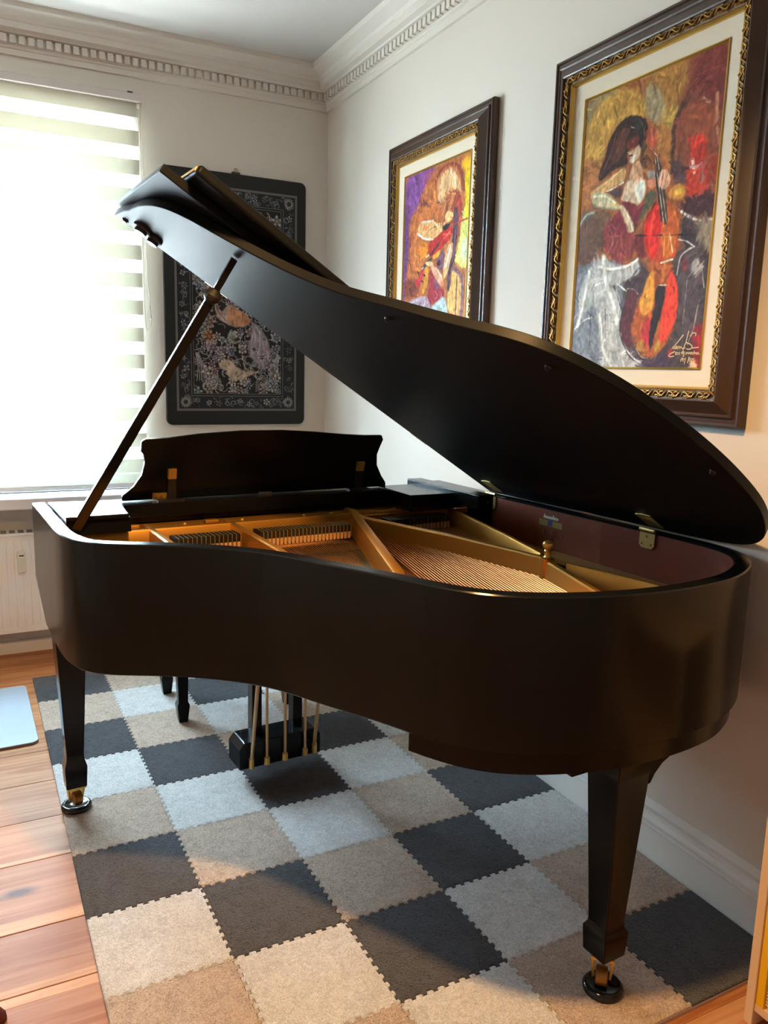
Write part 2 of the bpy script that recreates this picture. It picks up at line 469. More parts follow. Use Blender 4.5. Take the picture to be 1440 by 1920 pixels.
ch = [(-0.985, -0.05, 2.64), (-0.984, -0.05, 2.3), (-0.984, -0.05, 2.0), (-0.983, -0.05, 1.85)]
chain = [(-0.979, -0.052, 2.64), (-0.976, -0.054, 2.2), (-0.970, -0.056, 1.85), (-0.962, -0.058, 1.72), (-0.957, -0.058, 1.66), (-0.963, -0.058, 1.615), (-0.978, -0.056, 1.60),
         (-0.986, -0.054, 1.63), (-0.988, -0.052, 1.8), (-0.987, -0.05, 2.2), (-0.986, -0.05, 2.64)]
MB().tube(chain, 0.0024, 5).build('bead_chain', W['ivory'], bl)

# ------------------------------------------------------------------ radiator
rad = tag(empty('radiator', (-1.85, -0.10, 0.14)), 'white ribbed panel radiator under the window sill', 'radiator')
X0, X1 = -0.62, 0.55
pts = []
n = int((X1 - X0) / 0.0335)
b = MB()
ring0, ring1 = [], []
xs = []
for k in range(n + 1):
    x = X0 + 0.0335 * k
    xs += [(x, -0.030), (x + 0.006, -0.036), (x + 0.0255, -0.036), (x + 0.0315, -0.030)]
xs += [(X1 + 0.02, -0.03), (X1 + 0.02, 0.02), (X0, 0.02)]
rings = []
for zz, s in ((0.0, 0), (0.03, 0), (0.05, 1), (0.435, 1), (0.455, 0), (0.485, 0)):
    rings.append([(x, (-0.030 + (y + 0.030) * (1 if s else 0)) if y < 0 else y, zz) for x, y in xs])
b.loft(rings)
b.build('panel', W['white'], rad, ang=20)
MB().box(X0 - 0.004, X1 + 0.024, -0.040, 0.06, 0.478, 0.490).build('top_grille', W['white'], rad, bevel=0.003)
for zz in (0.478,):
    g = MB()
    for k in range(30):
        g.box(X0 + 0.02 + k * 0.038, X0 + 0.045 + k * 0.038, -0.028, 0.045, 0.490, 0.4912)
    g.build('grille_slots', W['grey'], rad)
hm = MB().box(0.225, 0.262, -0.066, -0.037, 0.305, 0.405).build('heat_meter', W['ivory'], rad, bevel=0.005)
MB().box(0.233, 0.254, -0.0675, -0.065, 0.384, 0.390).build('meter_display', W['darkgrey'], hm)
MB().box(0.231, 0.256, -0.0670, -0.065, 0.376, 0.3825).build('meter_label', W['white'], hm)
MB().lathe([(0.010, -0.0665), (0.0105, -0.0655)], (0.2435, 0, 0.345), 14, 'y').build('meter_button', W['ivory'], hm)

# ------------------------------------------------------------------ puzzle mat
mt = tag(empty('puzzle_mat', (-0.0685, -2.804, 0.0), 0.0153), 'plush interlocking puzzle mat in charcoal, beige and white squares under the piano', 'mat')
PAT = ['DBWDB', 'BWDWB', 'DBWBD', 'WDBDW', 'BWDWB', 'DBWBD', 'WDBDW', 'BWDWB', 'DBWBD']
CM = {'D': W['charcoal'], 'B': W['beige'], 'W': W['creamy']}
NT, TA = 10, 0.0042
def edge(p, q, flat, sgn):
    # puzzle outline from p to q (excluding q)
    p, q = Vector(p), Vector(q)
    d = q - p
    nrm = Vector((-d.y, d.x)).normalized() * sgn
    if flat: return [tuple(p)]
    o = [tuple(p)]
    for k in range(NT):
        a = k / NT
        w = 1 / NT
        for t, h in ((0.27, -1), (0.20, 0.5), (0.27, 1), (0.73, 1), (0.80, 0.5), (0.73, -1)):
            o.append(tuple(p + d * (a + t * w) + nrm * (h * TA)))
    return o
for r in range(9):
    for c in range(5):
        x0, x1 = (-1.5 + 0.3 * c) , (-1.5 + 0.3 * (c + 1))
        x0 += 0.008
        y1, y0 = 2.4 - 0.3 * r, 2.4 - 0.3 * (r + 1)
        # the wall-side column is cut to meet the baseboard
        xr = lambda y: (x1 + 0.008) if c < 4 else 0.0405 + 0.0153 * y
        # horizontal edges run left to right, vertical edges bottom to top, so neighbours share the same line
        bot = edge((x0, y0), (xr(y0), y0), r == 8, 1)
        top = edge((x0, y1), (xr(y1), y1), r == 0, 1) + [(xr(y1), y1)]
        lef = edge((x0, y0), (x0, y1), c == 0, 1) + [(x0, y1)]
        rig = edge((xr(y0), y0), (xr(y1), y1), c == 4, 1)
        loop = bot + rig + top[::-1][:-1] + lef[::-1][:-1]
        cxm, cym = (x0 + x1) / 2, (y0 + y1) / 2
        pts = [((p[0] - cxm), (p[1] - cym)) for p in loop]
        m = MB()
        nn = len(pts)
        def sh(s, zz): return [(p[0] * s, p[1] * s, zz) for p in pts]
        m.loft([sh(0.9965, 0.0), sh(0.9985, 0.003), sh(0.9985, 0.009), sh(0.993, 0.0125), sh(0.975, 0.0138)], True, True)
        o = m.build('mat_tile', CM[PAT[r][c]], mt, ang=24)
        o.location = (cxm, cym, 0.0)
MB().box(-1.49, 0.03, -0.3006, -0.3001, 0.0006, 0.0085).build('foam_edge', W['foam'], mt)

# ------------------------------------------------------------------ slab, slipper, bookshelf at the frame's edges
def rrect(x0, x1, y0, y1, r, n=6):
    o = []
    for cx_, cy_, a in ((x1 - r, y0 + r, -90), (x1 - r, y1 - r, 0), (x0 + r, y1 - r, 90), (x0 + r, y0 + r, 180)):
        for k in range(n + 1):
            t = R(a + 90 * k / n)
            o.append((cx_ + r * math.cos(t), cy_ + r * math.sin(t)))
    return o
sl = tag(empty('floor_slab', (-1.82, -0.80, 0), R(1.5)), 'pale blue-white slab with rounded corners lying on the boards beside the mat', 'slab')
MB().prism(rrect(-0.20, 0.20, -0.31, 0.30, 0.03), 0.0005, 0.006, lambda p, q, h: (p, q, h)).build('slab_base', W['slabe'], sl)
MB().prism(rrect(-0.199, 0.199, -0.309, 0.299, 0.03), 0.006, 0.011, lambda p, q, h: (p, q, h)).build('slab_top', W['slab'], sl, bevel=0.002)

sp = tag(empty('slipper', (-1.893, -2.492, 0), R(6)), 'dark red rounded slipper toe at the bottom left corner', 'slipper')
def sole_w(t): return 0.030 + 0.013 * math.sin(math.pi * min(1, max(0, t)) * 0.9 + 0.3)      # half width along the foot, heel 0 to toe 1
out = []
for k in range(13):
    t = k / 12
    out.append((t, sole_w(t) * min(1.0, math.sqrt(max(0.0, 1 - ((t - 0.5) / 0.5) ** 6)) + 0.02)))
loop = [(-0.13 + 0.26 * t, w) for t, w in out] + [(-0.13 + 0.26 * t, -w) for t, w in out[::-1]]
MB().prism(loop, 0.0005, 0.014, lambda p, q, h: (p, q, h)).build('sole', W['darkgrey'], sp, bevel=0.003)
m = MB(); rings = []
for k in range(12):
    t = 0.42 + 0.575 * k / 11
    w = sole_w(t) * min(1.0, math.sqrt(max(0.0, 1 - ((t - 0.5) / 0.5) ** 6)) + 0.02) * 0.97
    h = 0.052 * math.sqrt(max(0.02, 1 - ((t - 0.40) / 0.60) ** 2.6))
    rings.append([(-0.13 + 0.26 * t, w * math.cos(a_), 0.014 + h * math.sin(a_)) for a_ in [math.pi * j / 12 for j in range(13)]])
m.loft(rings, False, False)
o = m.build('upper', W['redobj'], sp, ang=80)
so = o.modifiers.new('thickness', 'SOLIDIFY'); so.thickness = 0.004; so.offset = -1

bs = tag(empty('bookshelf', (-0.272, -3.1785, 0)), 'pale wooden bookshelf upright at the right edge beside the tail leg', 'bookshelf')
MB().box(0.0, 0.235, -0.021, 0.0, 0, 0.78).build('side_panel', W['shelf'], bs, bevel=0.002)
MB().box(0.0, 0.235, -0.83, -0.80, 0, 0.78).build('side_panel', W['shelf'], bs, bevel=0.002)
MB().box(0.005, 0.235, -0.80, -0.021, 0.04, 0.058).build('shelf_board', W['shelf'], bs)
MB().box(0.005, 0.235, -0.80, -0.021, 0.40, 0.418).build('shelf_board', W['shelf'], bs)
MB().box(0.0, 0.235, -0.83, 0.0, 0.78, 0.80).build('top_board', W['shelf'], bs, bevel=0.002)
MB().box(0.225, 0.235, -0.80, -0.021, 0.058, 0.78).build('back_board', W['shelf'], bs)
def book(y1, t, h, cm, label, depth=0.20):
    o = tag(empty('book', (-0.267, -3.1785 + y1, 0.0585)), label, 'book', 'books in the pale bookshelf')
    MB().box(0.0, depth, -t, -t + 0.003, 0, h).build('cover', cm, o)
    MB().box(0.0, depth, -0.003, 0.0, 0, h).build('cover', cm, o)
    MB().box(0.0, 0.003, -t + 0.003, -0.003, 0, h).build('spine', cm, o)
    MB().box(0.004, depth - 0.004, -t + 0.003, -0.003, 0.003, h - 0.003).build('pages', W['paper'], o)
    return o
book(-0.0225, 0.018, 0.300, W['yellow'], 'yellow book next to the pale shelf upright')
nb = tag(empty('notebook', (-0.264, -3.2205, 0.0585)), 'white spiral bound notebook between yellow and orange books', 'notebook', 'books in the pale bookshelf')
MB().box(0.008, 0.20, -0.009, -0.001, 0, 0.27).build('pages', W['paper'], nb)
for k in range(34):
    MB().tube([(0.010 + 0.008 * math.cos(a), -0.005 + 0.006 * math.sin(a), 0.012 + k * 0.0075) for a in [2 * math.pi * j / 8 for j in range(9)]], 0.0012, 4).build('wire_loop', W['wire'], nb)
book(-0.055, 0.022, 0.25, W['orange'], 'orange book behind the spiral notebook')

# ------------------------------------------------------------------ painted surfaces (drawn here, stroke by stroke, into a colour attribute)
def vnoise(H, Wd, cells, rng, asp=1.0):
    gy, gx = max(2, int(cells * asp)), max(2, cells)
    g = rng.random((gy + 2, gx + 2))
    y = np.linspace(0, gy, H)[:, None]; x = np.linspace(0, gx, Wd)[None, :]
    yi, xi = np.minimum(y.astype(int), gy), np.minimum(x.astype(int), gx)
    fy, fx = y - yi, x - xi
    fy, fx = fy * fy * (3 - 2 * fy), fx * fx * (3 - 2 * fx)
    return (g[yi, xi] * (1 - fy) * (1 - fx) + g[yi + 1, xi] * fy * (1 - fx) + g[yi, xi + 1] * (1 - fy) * fx + g[yi + 1, xi + 1] * fy * fx)

def segdist(px, py, a, b):
    dx, dy = b[0] - a[0], b[1] - a[1]
    L = dx * dx + dy * dy + 1e-9
    t = np.clip(((px - a[0]) * dx + (py - a[1]) * dy) / L, 0, 1)
    return np.hypot(px - a[0] - t * dx, py - a[1] - t * dy)

class Painter:
    def __init__(self, Wd, H, seed):
        self.W, self.H = Wd, H
        self.rng = np.random.default_rng(seed)
        self.img = np.zeros((H, Wd, 3))
        self.Y, self.X = np.mgrid[0:H, 0:Wd].astype(float)
        self.wob = (vnoise(H, Wd, Wd // 4, self.rng, H / Wd) - 0.5) + 0.7 * (vnoise(H, Wd, Wd // 9, self.rng, H / Wd) - 0.5)
        self.wob2 = vnoise(H, Wd, Wd // 3, self.rng, 0.9) - 0.5
    def win(self, pts, pad):
        xs_, ys_ = [p[0] for p in pts], [p[1] for p in pts]
        x0, x1 = max(0, int(min(xs_) - pad)), min(self.W, int(max(xs_) + pad) + 1)
        y0, y1 = max(0, int(min(ys_) - pad)), min(self.H, int(max(ys_) + pad) + 1)
        return (slice(y0, max(y1, y0)), slice(x0, max(x1, x0)))
    def blend(self, sl_, sd, col, soft, amp=2.0, tex=0.0):
        wb, w2 = self.wob[sl_], self.wob2[sl_]
        a = np.clip(0.5 - (sd + wb * amp) / max(1.0, soft), 0, 1)[..., None]
        c = np.array(col)[None, None, :] * (1 + tex * (w2 * 1.1 + wb * 0.6))[..., None]
        self.img[sl_] = self.img[sl_] * (1 - a) + np.clip(c, 0, 1) * a
    def poly(self, pts, col, soft, amp=2.0, tex=0.35):
        sl_ = self.win(pts, soft + 4)
        X, Y = self.X[sl_], self.Y[sl_]
        if X.size == 0: return
        d = np.full(X.shape, 1e9); ins = np.zeros(X.shape, bool)
        n = len(pts)
        for i in range(n):
            a, b_ = pts[i], pts[(i + 1) % n]
            d = np.minimum(d, segdist(X, Y, a, b_))
            if a[1] != b_[1]:
                c = (a[1] > Y) != (b_[1] > Y)
                xi = (b_[0] - a[0]) * (Y - a[1]) / (b_[1] - a[1]) + a[0]
                ins ^= c & (X < xi)
        self.blend(sl_, np.where(ins, -d, d), col, soft, amp, tex)
    def line(self, pts, w, col, amp=1.2, tex=0.4):
        sl_ = self.win(pts, w + 4)
        X, Y = self.X[sl_], self.Y[sl_]
        if X.size == 0: return
        d = np.full(X.shape, 1e9)
        for i in range(len(pts) - 1): d = np.minimum(d, segdist(X, Y, pts[i], pts[i + 1]))
        self.blend(sl_, d - w / 2, col, max(1.0, w * 0.5), amp, tex)
    def dabs(self, n, ln, wd, jit, alpha=0.8):
        # short brush dabs that pick up the colour under them and follow a slow flow field
        fl_ = vnoise(self.H, self.W, 5, self.rng, 1.6) * 6.0
        for k in range(n):
            x, y = self.rng.uniform(0, self.W), self.rng.uniform(0, self.H)
            xi, yi = int(x), int(y)
            a = fl_[yi, xi] + self.rng.normal(0, 0.35)
            c = np.clip(self.img[yi, xi] * (1 + self.rng.normal(0, jit)) + self.rng.normal(0, jit * 0.10, 3), 0, 1)
            L = ln * self.rng.uniform(0.6, 1.4) / 2; w = wd * self.rng.uniform(0.7, 1.3)
            x0, x1 = max(0, int(x - L - 3)), min(self.W, int(x + L + 4)); y0, y1 = max(0, int(y - L - 3)), min(self.H, int(y + L + 4))
            d = segdist(self.X[y0:y1, x0:x1], self.Y[y0:y1, x0:x1], (x - L * math.cos(a), y - L * math.sin(a)), (x + L * math.cos(a), y + L * math.sin(a)))
            al = (alpha * np.clip(0.5 - (d - w / 2), 0, 1))[..., None]
            self.img[y0:y1, x0:x1] = self.img[y0:y1, x0:x1] * (1 - al) + c * al
    def script(self, txt):
        for ln in txt.strip().splitlines():
            t = ln.split(); op, col, w = t[0], t[1], float(t[2]) * self.W / 1000
            c = [int(col[i:i + 2], 16) / 255 for i in (0, 2, 4)]
            v = [float(q) for q in t[3:]]
            pts = [(v[i] * self.W / 1000, v[i + 1] * self.H / 1000) for i in range(0, len(v), 2)]
            if op in 'PL' and len(pts) > 2:                # round the corners of the drawn outline
                for _ in range(2):
                    q = []
                    m_ = len(pts)
                    for i in range(m_ if op == 'P' else m_ - 1):
                        a_, b_ = pts[i], pts[(i + 1) % m_]
                        q += [(a_[0] * 0.78 + b_[0] * 0.22, a_[1] * 0.78 + b_[1] * 0.22), (a_[0] * 0.22 + b_[0] * 0.78, a_[1] * 0.22 + b_[1] * 0.78)]
                    pts = q if op == 'P' else [pts[0]] + q + [pts[-1]]
            if op == 'Z': self.dabs(1700, 11, 2.4, 0.10, 0.75); continue
            if op == 'R': rosette(pts[0][0], pts[0][1], w, c, 6, pts[0][0]); continue
            if op == 'P': self.poly(pts, c, max(2.4, w), min(2.2, 1.2 + w * 0.5), 0.28)
            else: self.line(pts, max(1.0, w), c, 1.2, 0.3)
    def grid(self, name, m, parent, T):
        # T(a, b) with a in 0..1 left to right, b in 0..1 top to bottom
        H, Wd = self.H, self.W
        vs = [T(x / Wd, y / H) for y in range(H + 1) for x in range(Wd + 1)]
        i = (np.arange(H)[:, None] * (Wd + 1) + np.arange(Wd)[None, :]).ravel()
        fs = np.stack([i, i + Wd + 1, i + Wd + 2, i + 1], -1)
        me = bpy.data.meshes.new(name)
        me.from_pydata(vs, [], fs.tolist())
        im = np.clip(self.img, 0, 1)
        im = np.where(im <= 0.04045, im / 12.92, ((im + 0.055) / 1.055) ** 2.4)
        ca = me.color_attributes.new('paint', 'FLOAT_COLOR', 'CORNER')
        q = np.ones((H * Wd, 4, 4), np.float32); q[:, :, :3] = im.reshape(-1, 1, 3)
        ca.data.foreach_set('color', q.ravel())
        me.materials.append(m)
        return link(bpy.data.objects.new(name, me), parent)

CELLIST='''
P 9a5a34 0.0 -684 -517 1141 -85 1299 731 -519 632
P 8a4a38 38.1 670 7 1004 30 1050 274 997 466 832 406 716 265 678 154
P 7a3a34 38.1 800 -8 997 -6 1036 201 890 161 770 67
P a8743c 38.1 327 -60 711 -67 770 67 695 144 618 131 486 39
P 8a7a54 38.1 -21 4 182 -25 334 -15 193 41 66 105 4 162
P b8893f 33.3 5 95 90 33 198 5 339 13 469 54 513 139 402 139 240 122 141 277 5 284
P a8693c 38.1 -13 209 132 219 137 325 92 407 -6 407
P a08a68 23.8 444 28 544 37 628 133 606 172 506 156
P b0713a 23.8 547 162 680 167 705 306 693 338 596 274
P b89048 19.0 580 129 691 127 724 157 687 201 609 189
L 5a3a30 24.7 702 339 687 201 714 151 782 130
P 9a5038 28.5 727 174 784 143 871 149 950 211 933 256 768 247
L c89070 11.4 870 141 908 164
L c08060 19.0 953 144 961 228 990 296
P a8402c 28.5 930 328 1005 330 1003 410 952 404
P b83a2c 13.3 786 250 917 257 908 301 918 355 964 422 921 462 832 453 792 385 820 338 801 285
P d84030 7.6 781 249 920 254 913 285 809 278
L e8c8b8 17.1 830 323 851 367
L c89080 9.5 895 344 913 399 884 450
P 5a3f42 23.8 696 304 782 329 805 403 708 375
P 4a2c30 23.8 749 444 998 426 1010 533 813 497
P 7c7060 19.0 783 481 905 519 1008 525 1010 624 824 610
P 403438 23.8 785 495 888 521 913 608 804 600
L d8d0c0 11.4 773 476 851 509 933 528 1008 525
P 7a5840 23.8 -19 401 150 403 279 426 281 569 -8 548
P 6f7268 19.0 -9 467 33 421 116 409 104 556 -8 548
L b0b098 7.6 -2 472 45 419 128 413
P 6c6a70 0.0 -132 574 547 620 629 1091 -50 1108
P 7c8088 42.5 -45 607 440 638 440 1044 -59 1051
P 4c3c40 31.9 390 609 612 625 663 1040 463 1043
P 4a4042 42.5 745 574 1072 600 1065 1034 598 1041
P 988870 26.6 915 517 1014 526 1011 648 928 588
P 6a4a3c 26.6 6 429 222 450 217 562 75 614 -8 588
P 8a3a3a 14.9 223 455 457 477 477 591 393 630 282 592 214 546
P a8562e 14.9 602 629 746 634 742 671 770 714 802 725 818 819 791 885 730 942 670 961 628 964 535 931 474 839 507 770 567 733 603 696
P c0343c 14.9 576 851 638 804 642 922 588 921
P b0803c 17.0 533 921 583 891 627 956 595 961
P b08838 14.9 673 917 731 893 709 942 679 951
P b4b4b0 17.0 218 572 298 618 440 638 502 612 543 659 448 683 346 692 399 766 410 868 493 951 599 981 551 1022 268 1025 245 886 203 779 149 756 57 829 15 861 55 774 31 708 102 627
P 53484c 14.9 783 623 848 609 948 648 980 725 980 824 938 897 861 895 825 801 810 717
P b8b0a8 21.2 874 647 928 642 954 679 900 690
P 7a3c40 14.9 814 634 861 628 860 678 823 680
P 8c2c34 21.2 941 860 1011 843 1016 1017 946 994 930 906
P c03038 14.9 957 897 998 870 993 943
P a03038 17.0 760 942 839 933 776 971
P d8b890 14.9 933 971 970 966 979 1017 922 1018
P 4a3a4c 17.0 588 981 670 961 781 942 825 1019 595 1021
Z 000000 0.0 -364 -245
L c07068 4.5 264 484 308 538 267 576
L b86058 4.5 371 499 357 552 422 597
P 7a3030 12.7 466 532 553 529 590 623 490 607
P c04a2c 10.6 523 484 777 508 783 595 757 644 592 633 549 572
P e03028 8.5 529 484 630 494 655 604 612 625 554 568
P d0702c 8.5 651 496 767 507 770 603 736 633 684 625
L f0b070 3.7 720 544 752 611
L e8a060 3.7 689 541 692 616
P d8943a 12.7 602 662 641 674 657 795 571 822 534 766 567 738
P e84430 12.7 746 662 798 707 825 810 781 885 706 922 714 797 733 731
P 33282c 8.5 658 709 737 722 692 844 649 961 632 892 652 795
P 5c3038 12.7 454 718 522 726 522 790 487 849 514 941 441 910 401 847 430 777
L d8a8a0 3.0 442 715 499 720 530 741
L c8a090 3.0 533 921 584 961 639 966
L f0e0c0 5.9 676 641 756 634
L c87838 19.3 706 636 697 701
L e8d0b0 5.2 674 715 743 718
L 2a2020 4.5 591 738 578 751 598 759
L 2a2020 4.5 778 729 790 743 782 752
L ececE4 25.3 233 588 262 688 346 764 382 837
L e6e6de 20.8 116 633 84 754 45 839
L f0eee2 16.4 202 622 302 639 440 635 503 617
L dcdcd4 19.3 231 801 279 940 361 998
L e8e8e0 10.4 358 693 432 722
L f4f4ec 6.7 20 850 107 814 164 810
L c8c8c4 8.9 303 793 348 919
L d0d0cc 10.4 442 920 542 971 588 981
L 3c3436 7.4 420 787 399 868 482 951 543 976
L 504850 5.9 336 702 408 786
L 605a5c 5.9 277 782 295 887
L 5c5860 6.7 156 799 162 917
L 4c4a52 5.9 449 688 529 643
L c8c4c0 7.4 894 604 848 611 804 629 795 688
L d8d4cc 3.7 784 572 843 582 894 604
L a8a098 5.9 954 778 935 878 904 919
L 88807c 4.5 866 710 863 849
L 9a9490 3.7 952 670 978 739
L 2a2020 2.2 466 532 877 564
P 5a4440 6.3 236 357 342 346 332 390 276 377
P 3a2620 4.8 397 111 459 130 504 155 506 191 487 246 450 227 382 224 360 247 383 276 339 278 295 278 234 289 153 310 138 283 187 227 206 180 254 138 312 114
P 5a3428 7.9 316 140 380 157 351 194 348 227 301 258 239 265 223 224 261 180
P 33302a 6.3 355 113 468 135 498 169 470 193 404 154
L 7a3a34 7.1 266 155 224 232 160 293
L 6a3830 5.5 303 168 271 238 213 273
L 4a2028 7.1 210 200 166 271
L 7a5a40 4.0 333 135 297 186 287 229
L 6a4a34 4.0 434 133 473 165 488 203
P 5a3c2a 4.8 479 202 520 237 482 264 532 307 499 313 460 279 470 244
P 6a2e24 4.0 351 194 410 188 443 182 444 226 392 229 348 223
L c09060 4.0 378 206 401 205
L b0a898 4.8 379 152 404 159
L 907860 4.8 303 138 342 139
P cba888 4.0 367 237 410 235 451 219 465 250 450 270 409 283 382 270 395 259
P e8dfca 4.0 399 259 438 250 419 278 392 273
L 5a2828 7.1 378 249 401 251
L c89a80 4.8 364 237 386 236
P cf9a74 4.8 418 283 458 271 490 312 506 347 438 351 392 334 397 300
L b8704e 6.3 445 292 459 323 494 335
L dcb898 6.3 422 296 419 340
P d8b898 4.8 375 331 437 342 505 339 528 375 522 400 478 433 441 418 340 399 348 381
P eeecda 4.8 439 357 506 343 520 382 477 429 457 400
L f8f6ea 9.5 477 369 490 408
L a87858 4.0 371 282 383 306 373 350
P cf9c62 4.0 341 285 371 301 359 333 279 342 198 355 91 353 79 339 183 319 263 298
L e4c08a 9.5 324 291 238 314 129 337
L f0e8d2 5.5 349 336 235 353 151 352
P c4b48c 4.0 81 347 140 346 217 354 325 405 358 432 302 424 189 409 107 390
L 8a8a74 7.1 107 390 198 409 302 424
L e8e0ba 11.1 114 359 210 366 298 402
L e0b860 7.9 252 399 327 414
P 7a2e34 4.8 343 403 441 417 479 438 533 416 553 429 495 482 466 513 465 530 243 511 255 471 305 441 331 429
L a85058 6.3 479 440 534 420
L a86868 4.8 274 473 324 501 308 515
L a06060 4.8 256 479 289 510
L 5a2028 6.3 392 431 443 477 464 502
P cdb48c 4.0 318 412 364 414 405 447 455 490 465 521 417 521 394 484 349 442
L f2ecd4 7.1 364 424 425 476 454 516
L 8a6a50 4.0 403 485 421 521
P 5a5540 4.8 538 387 602 395 616 418 495 482 479 492 507 458
P a09088 4.8 524 317 582 324 597 358 530 343
P cc8060 4.8 521 349 586 350 608 385 543 378
P b05038 4.0 499 176 558 181 582 228 554 256 518 236 499 205
L d88060 11.1 533 185 548 223
L 2a1c18 4.8 492 276 508 275 518 285 503 288
P d8281e 4.8 616 429 572 453 538 494 534 536 670 548 640 475
L f04c3c 19.0 595 470 587 535
P bc5a2a 4.8 664 434 728 448 774 484 791 558 669 548 663 516 713 510
L dc7c3c 9.5 730 459 772 523
L 6a2a20 4.8 615 425 532 493 529 534
P 8a4a30 3.2 514 236 607 277 609 287 566 283 549 277
L e0c0a0 3.2 536 246 590 279
P 443430 2.4 562 282 612 285 714 510 663 517
L c8b098 2.4 575 284 674 508
L b8a088 2.4 592 285 694 507
L 201616 3.2 565 282 664 517
P dca080 4.0 630 326 679 336 701 371 681 397 641 393 614 378 610 360
L f0c8a8 5.5 630 330 624 383
L ecc098 5.5 657 338 642 389
L ecc098 4.8 682 351 666 391
L a86a50 2.4 644 339 636 381
L a86a50 2.4 672 353 656 387
P cc8a3c 4.8 675 407 748 388 788 399 809 429 780 444 710 433
P ecb850 6.3 721 408 772 400 784 422 748 429
D f8f8f0 8.5 221 588 262 688 346 764
D f4f4ec 7.4 117 638 84 754 45 839
D fafaf0 6.4 202 622 302 640 440 636 503 617
D f0f0e8 6.4 246 812 277 929
D fff4dc 5.3 676 641 756 634
D 1c1616 4.2 591 738 578 751 598 759
D f0d0a8 3.2 720 544 752 611'''
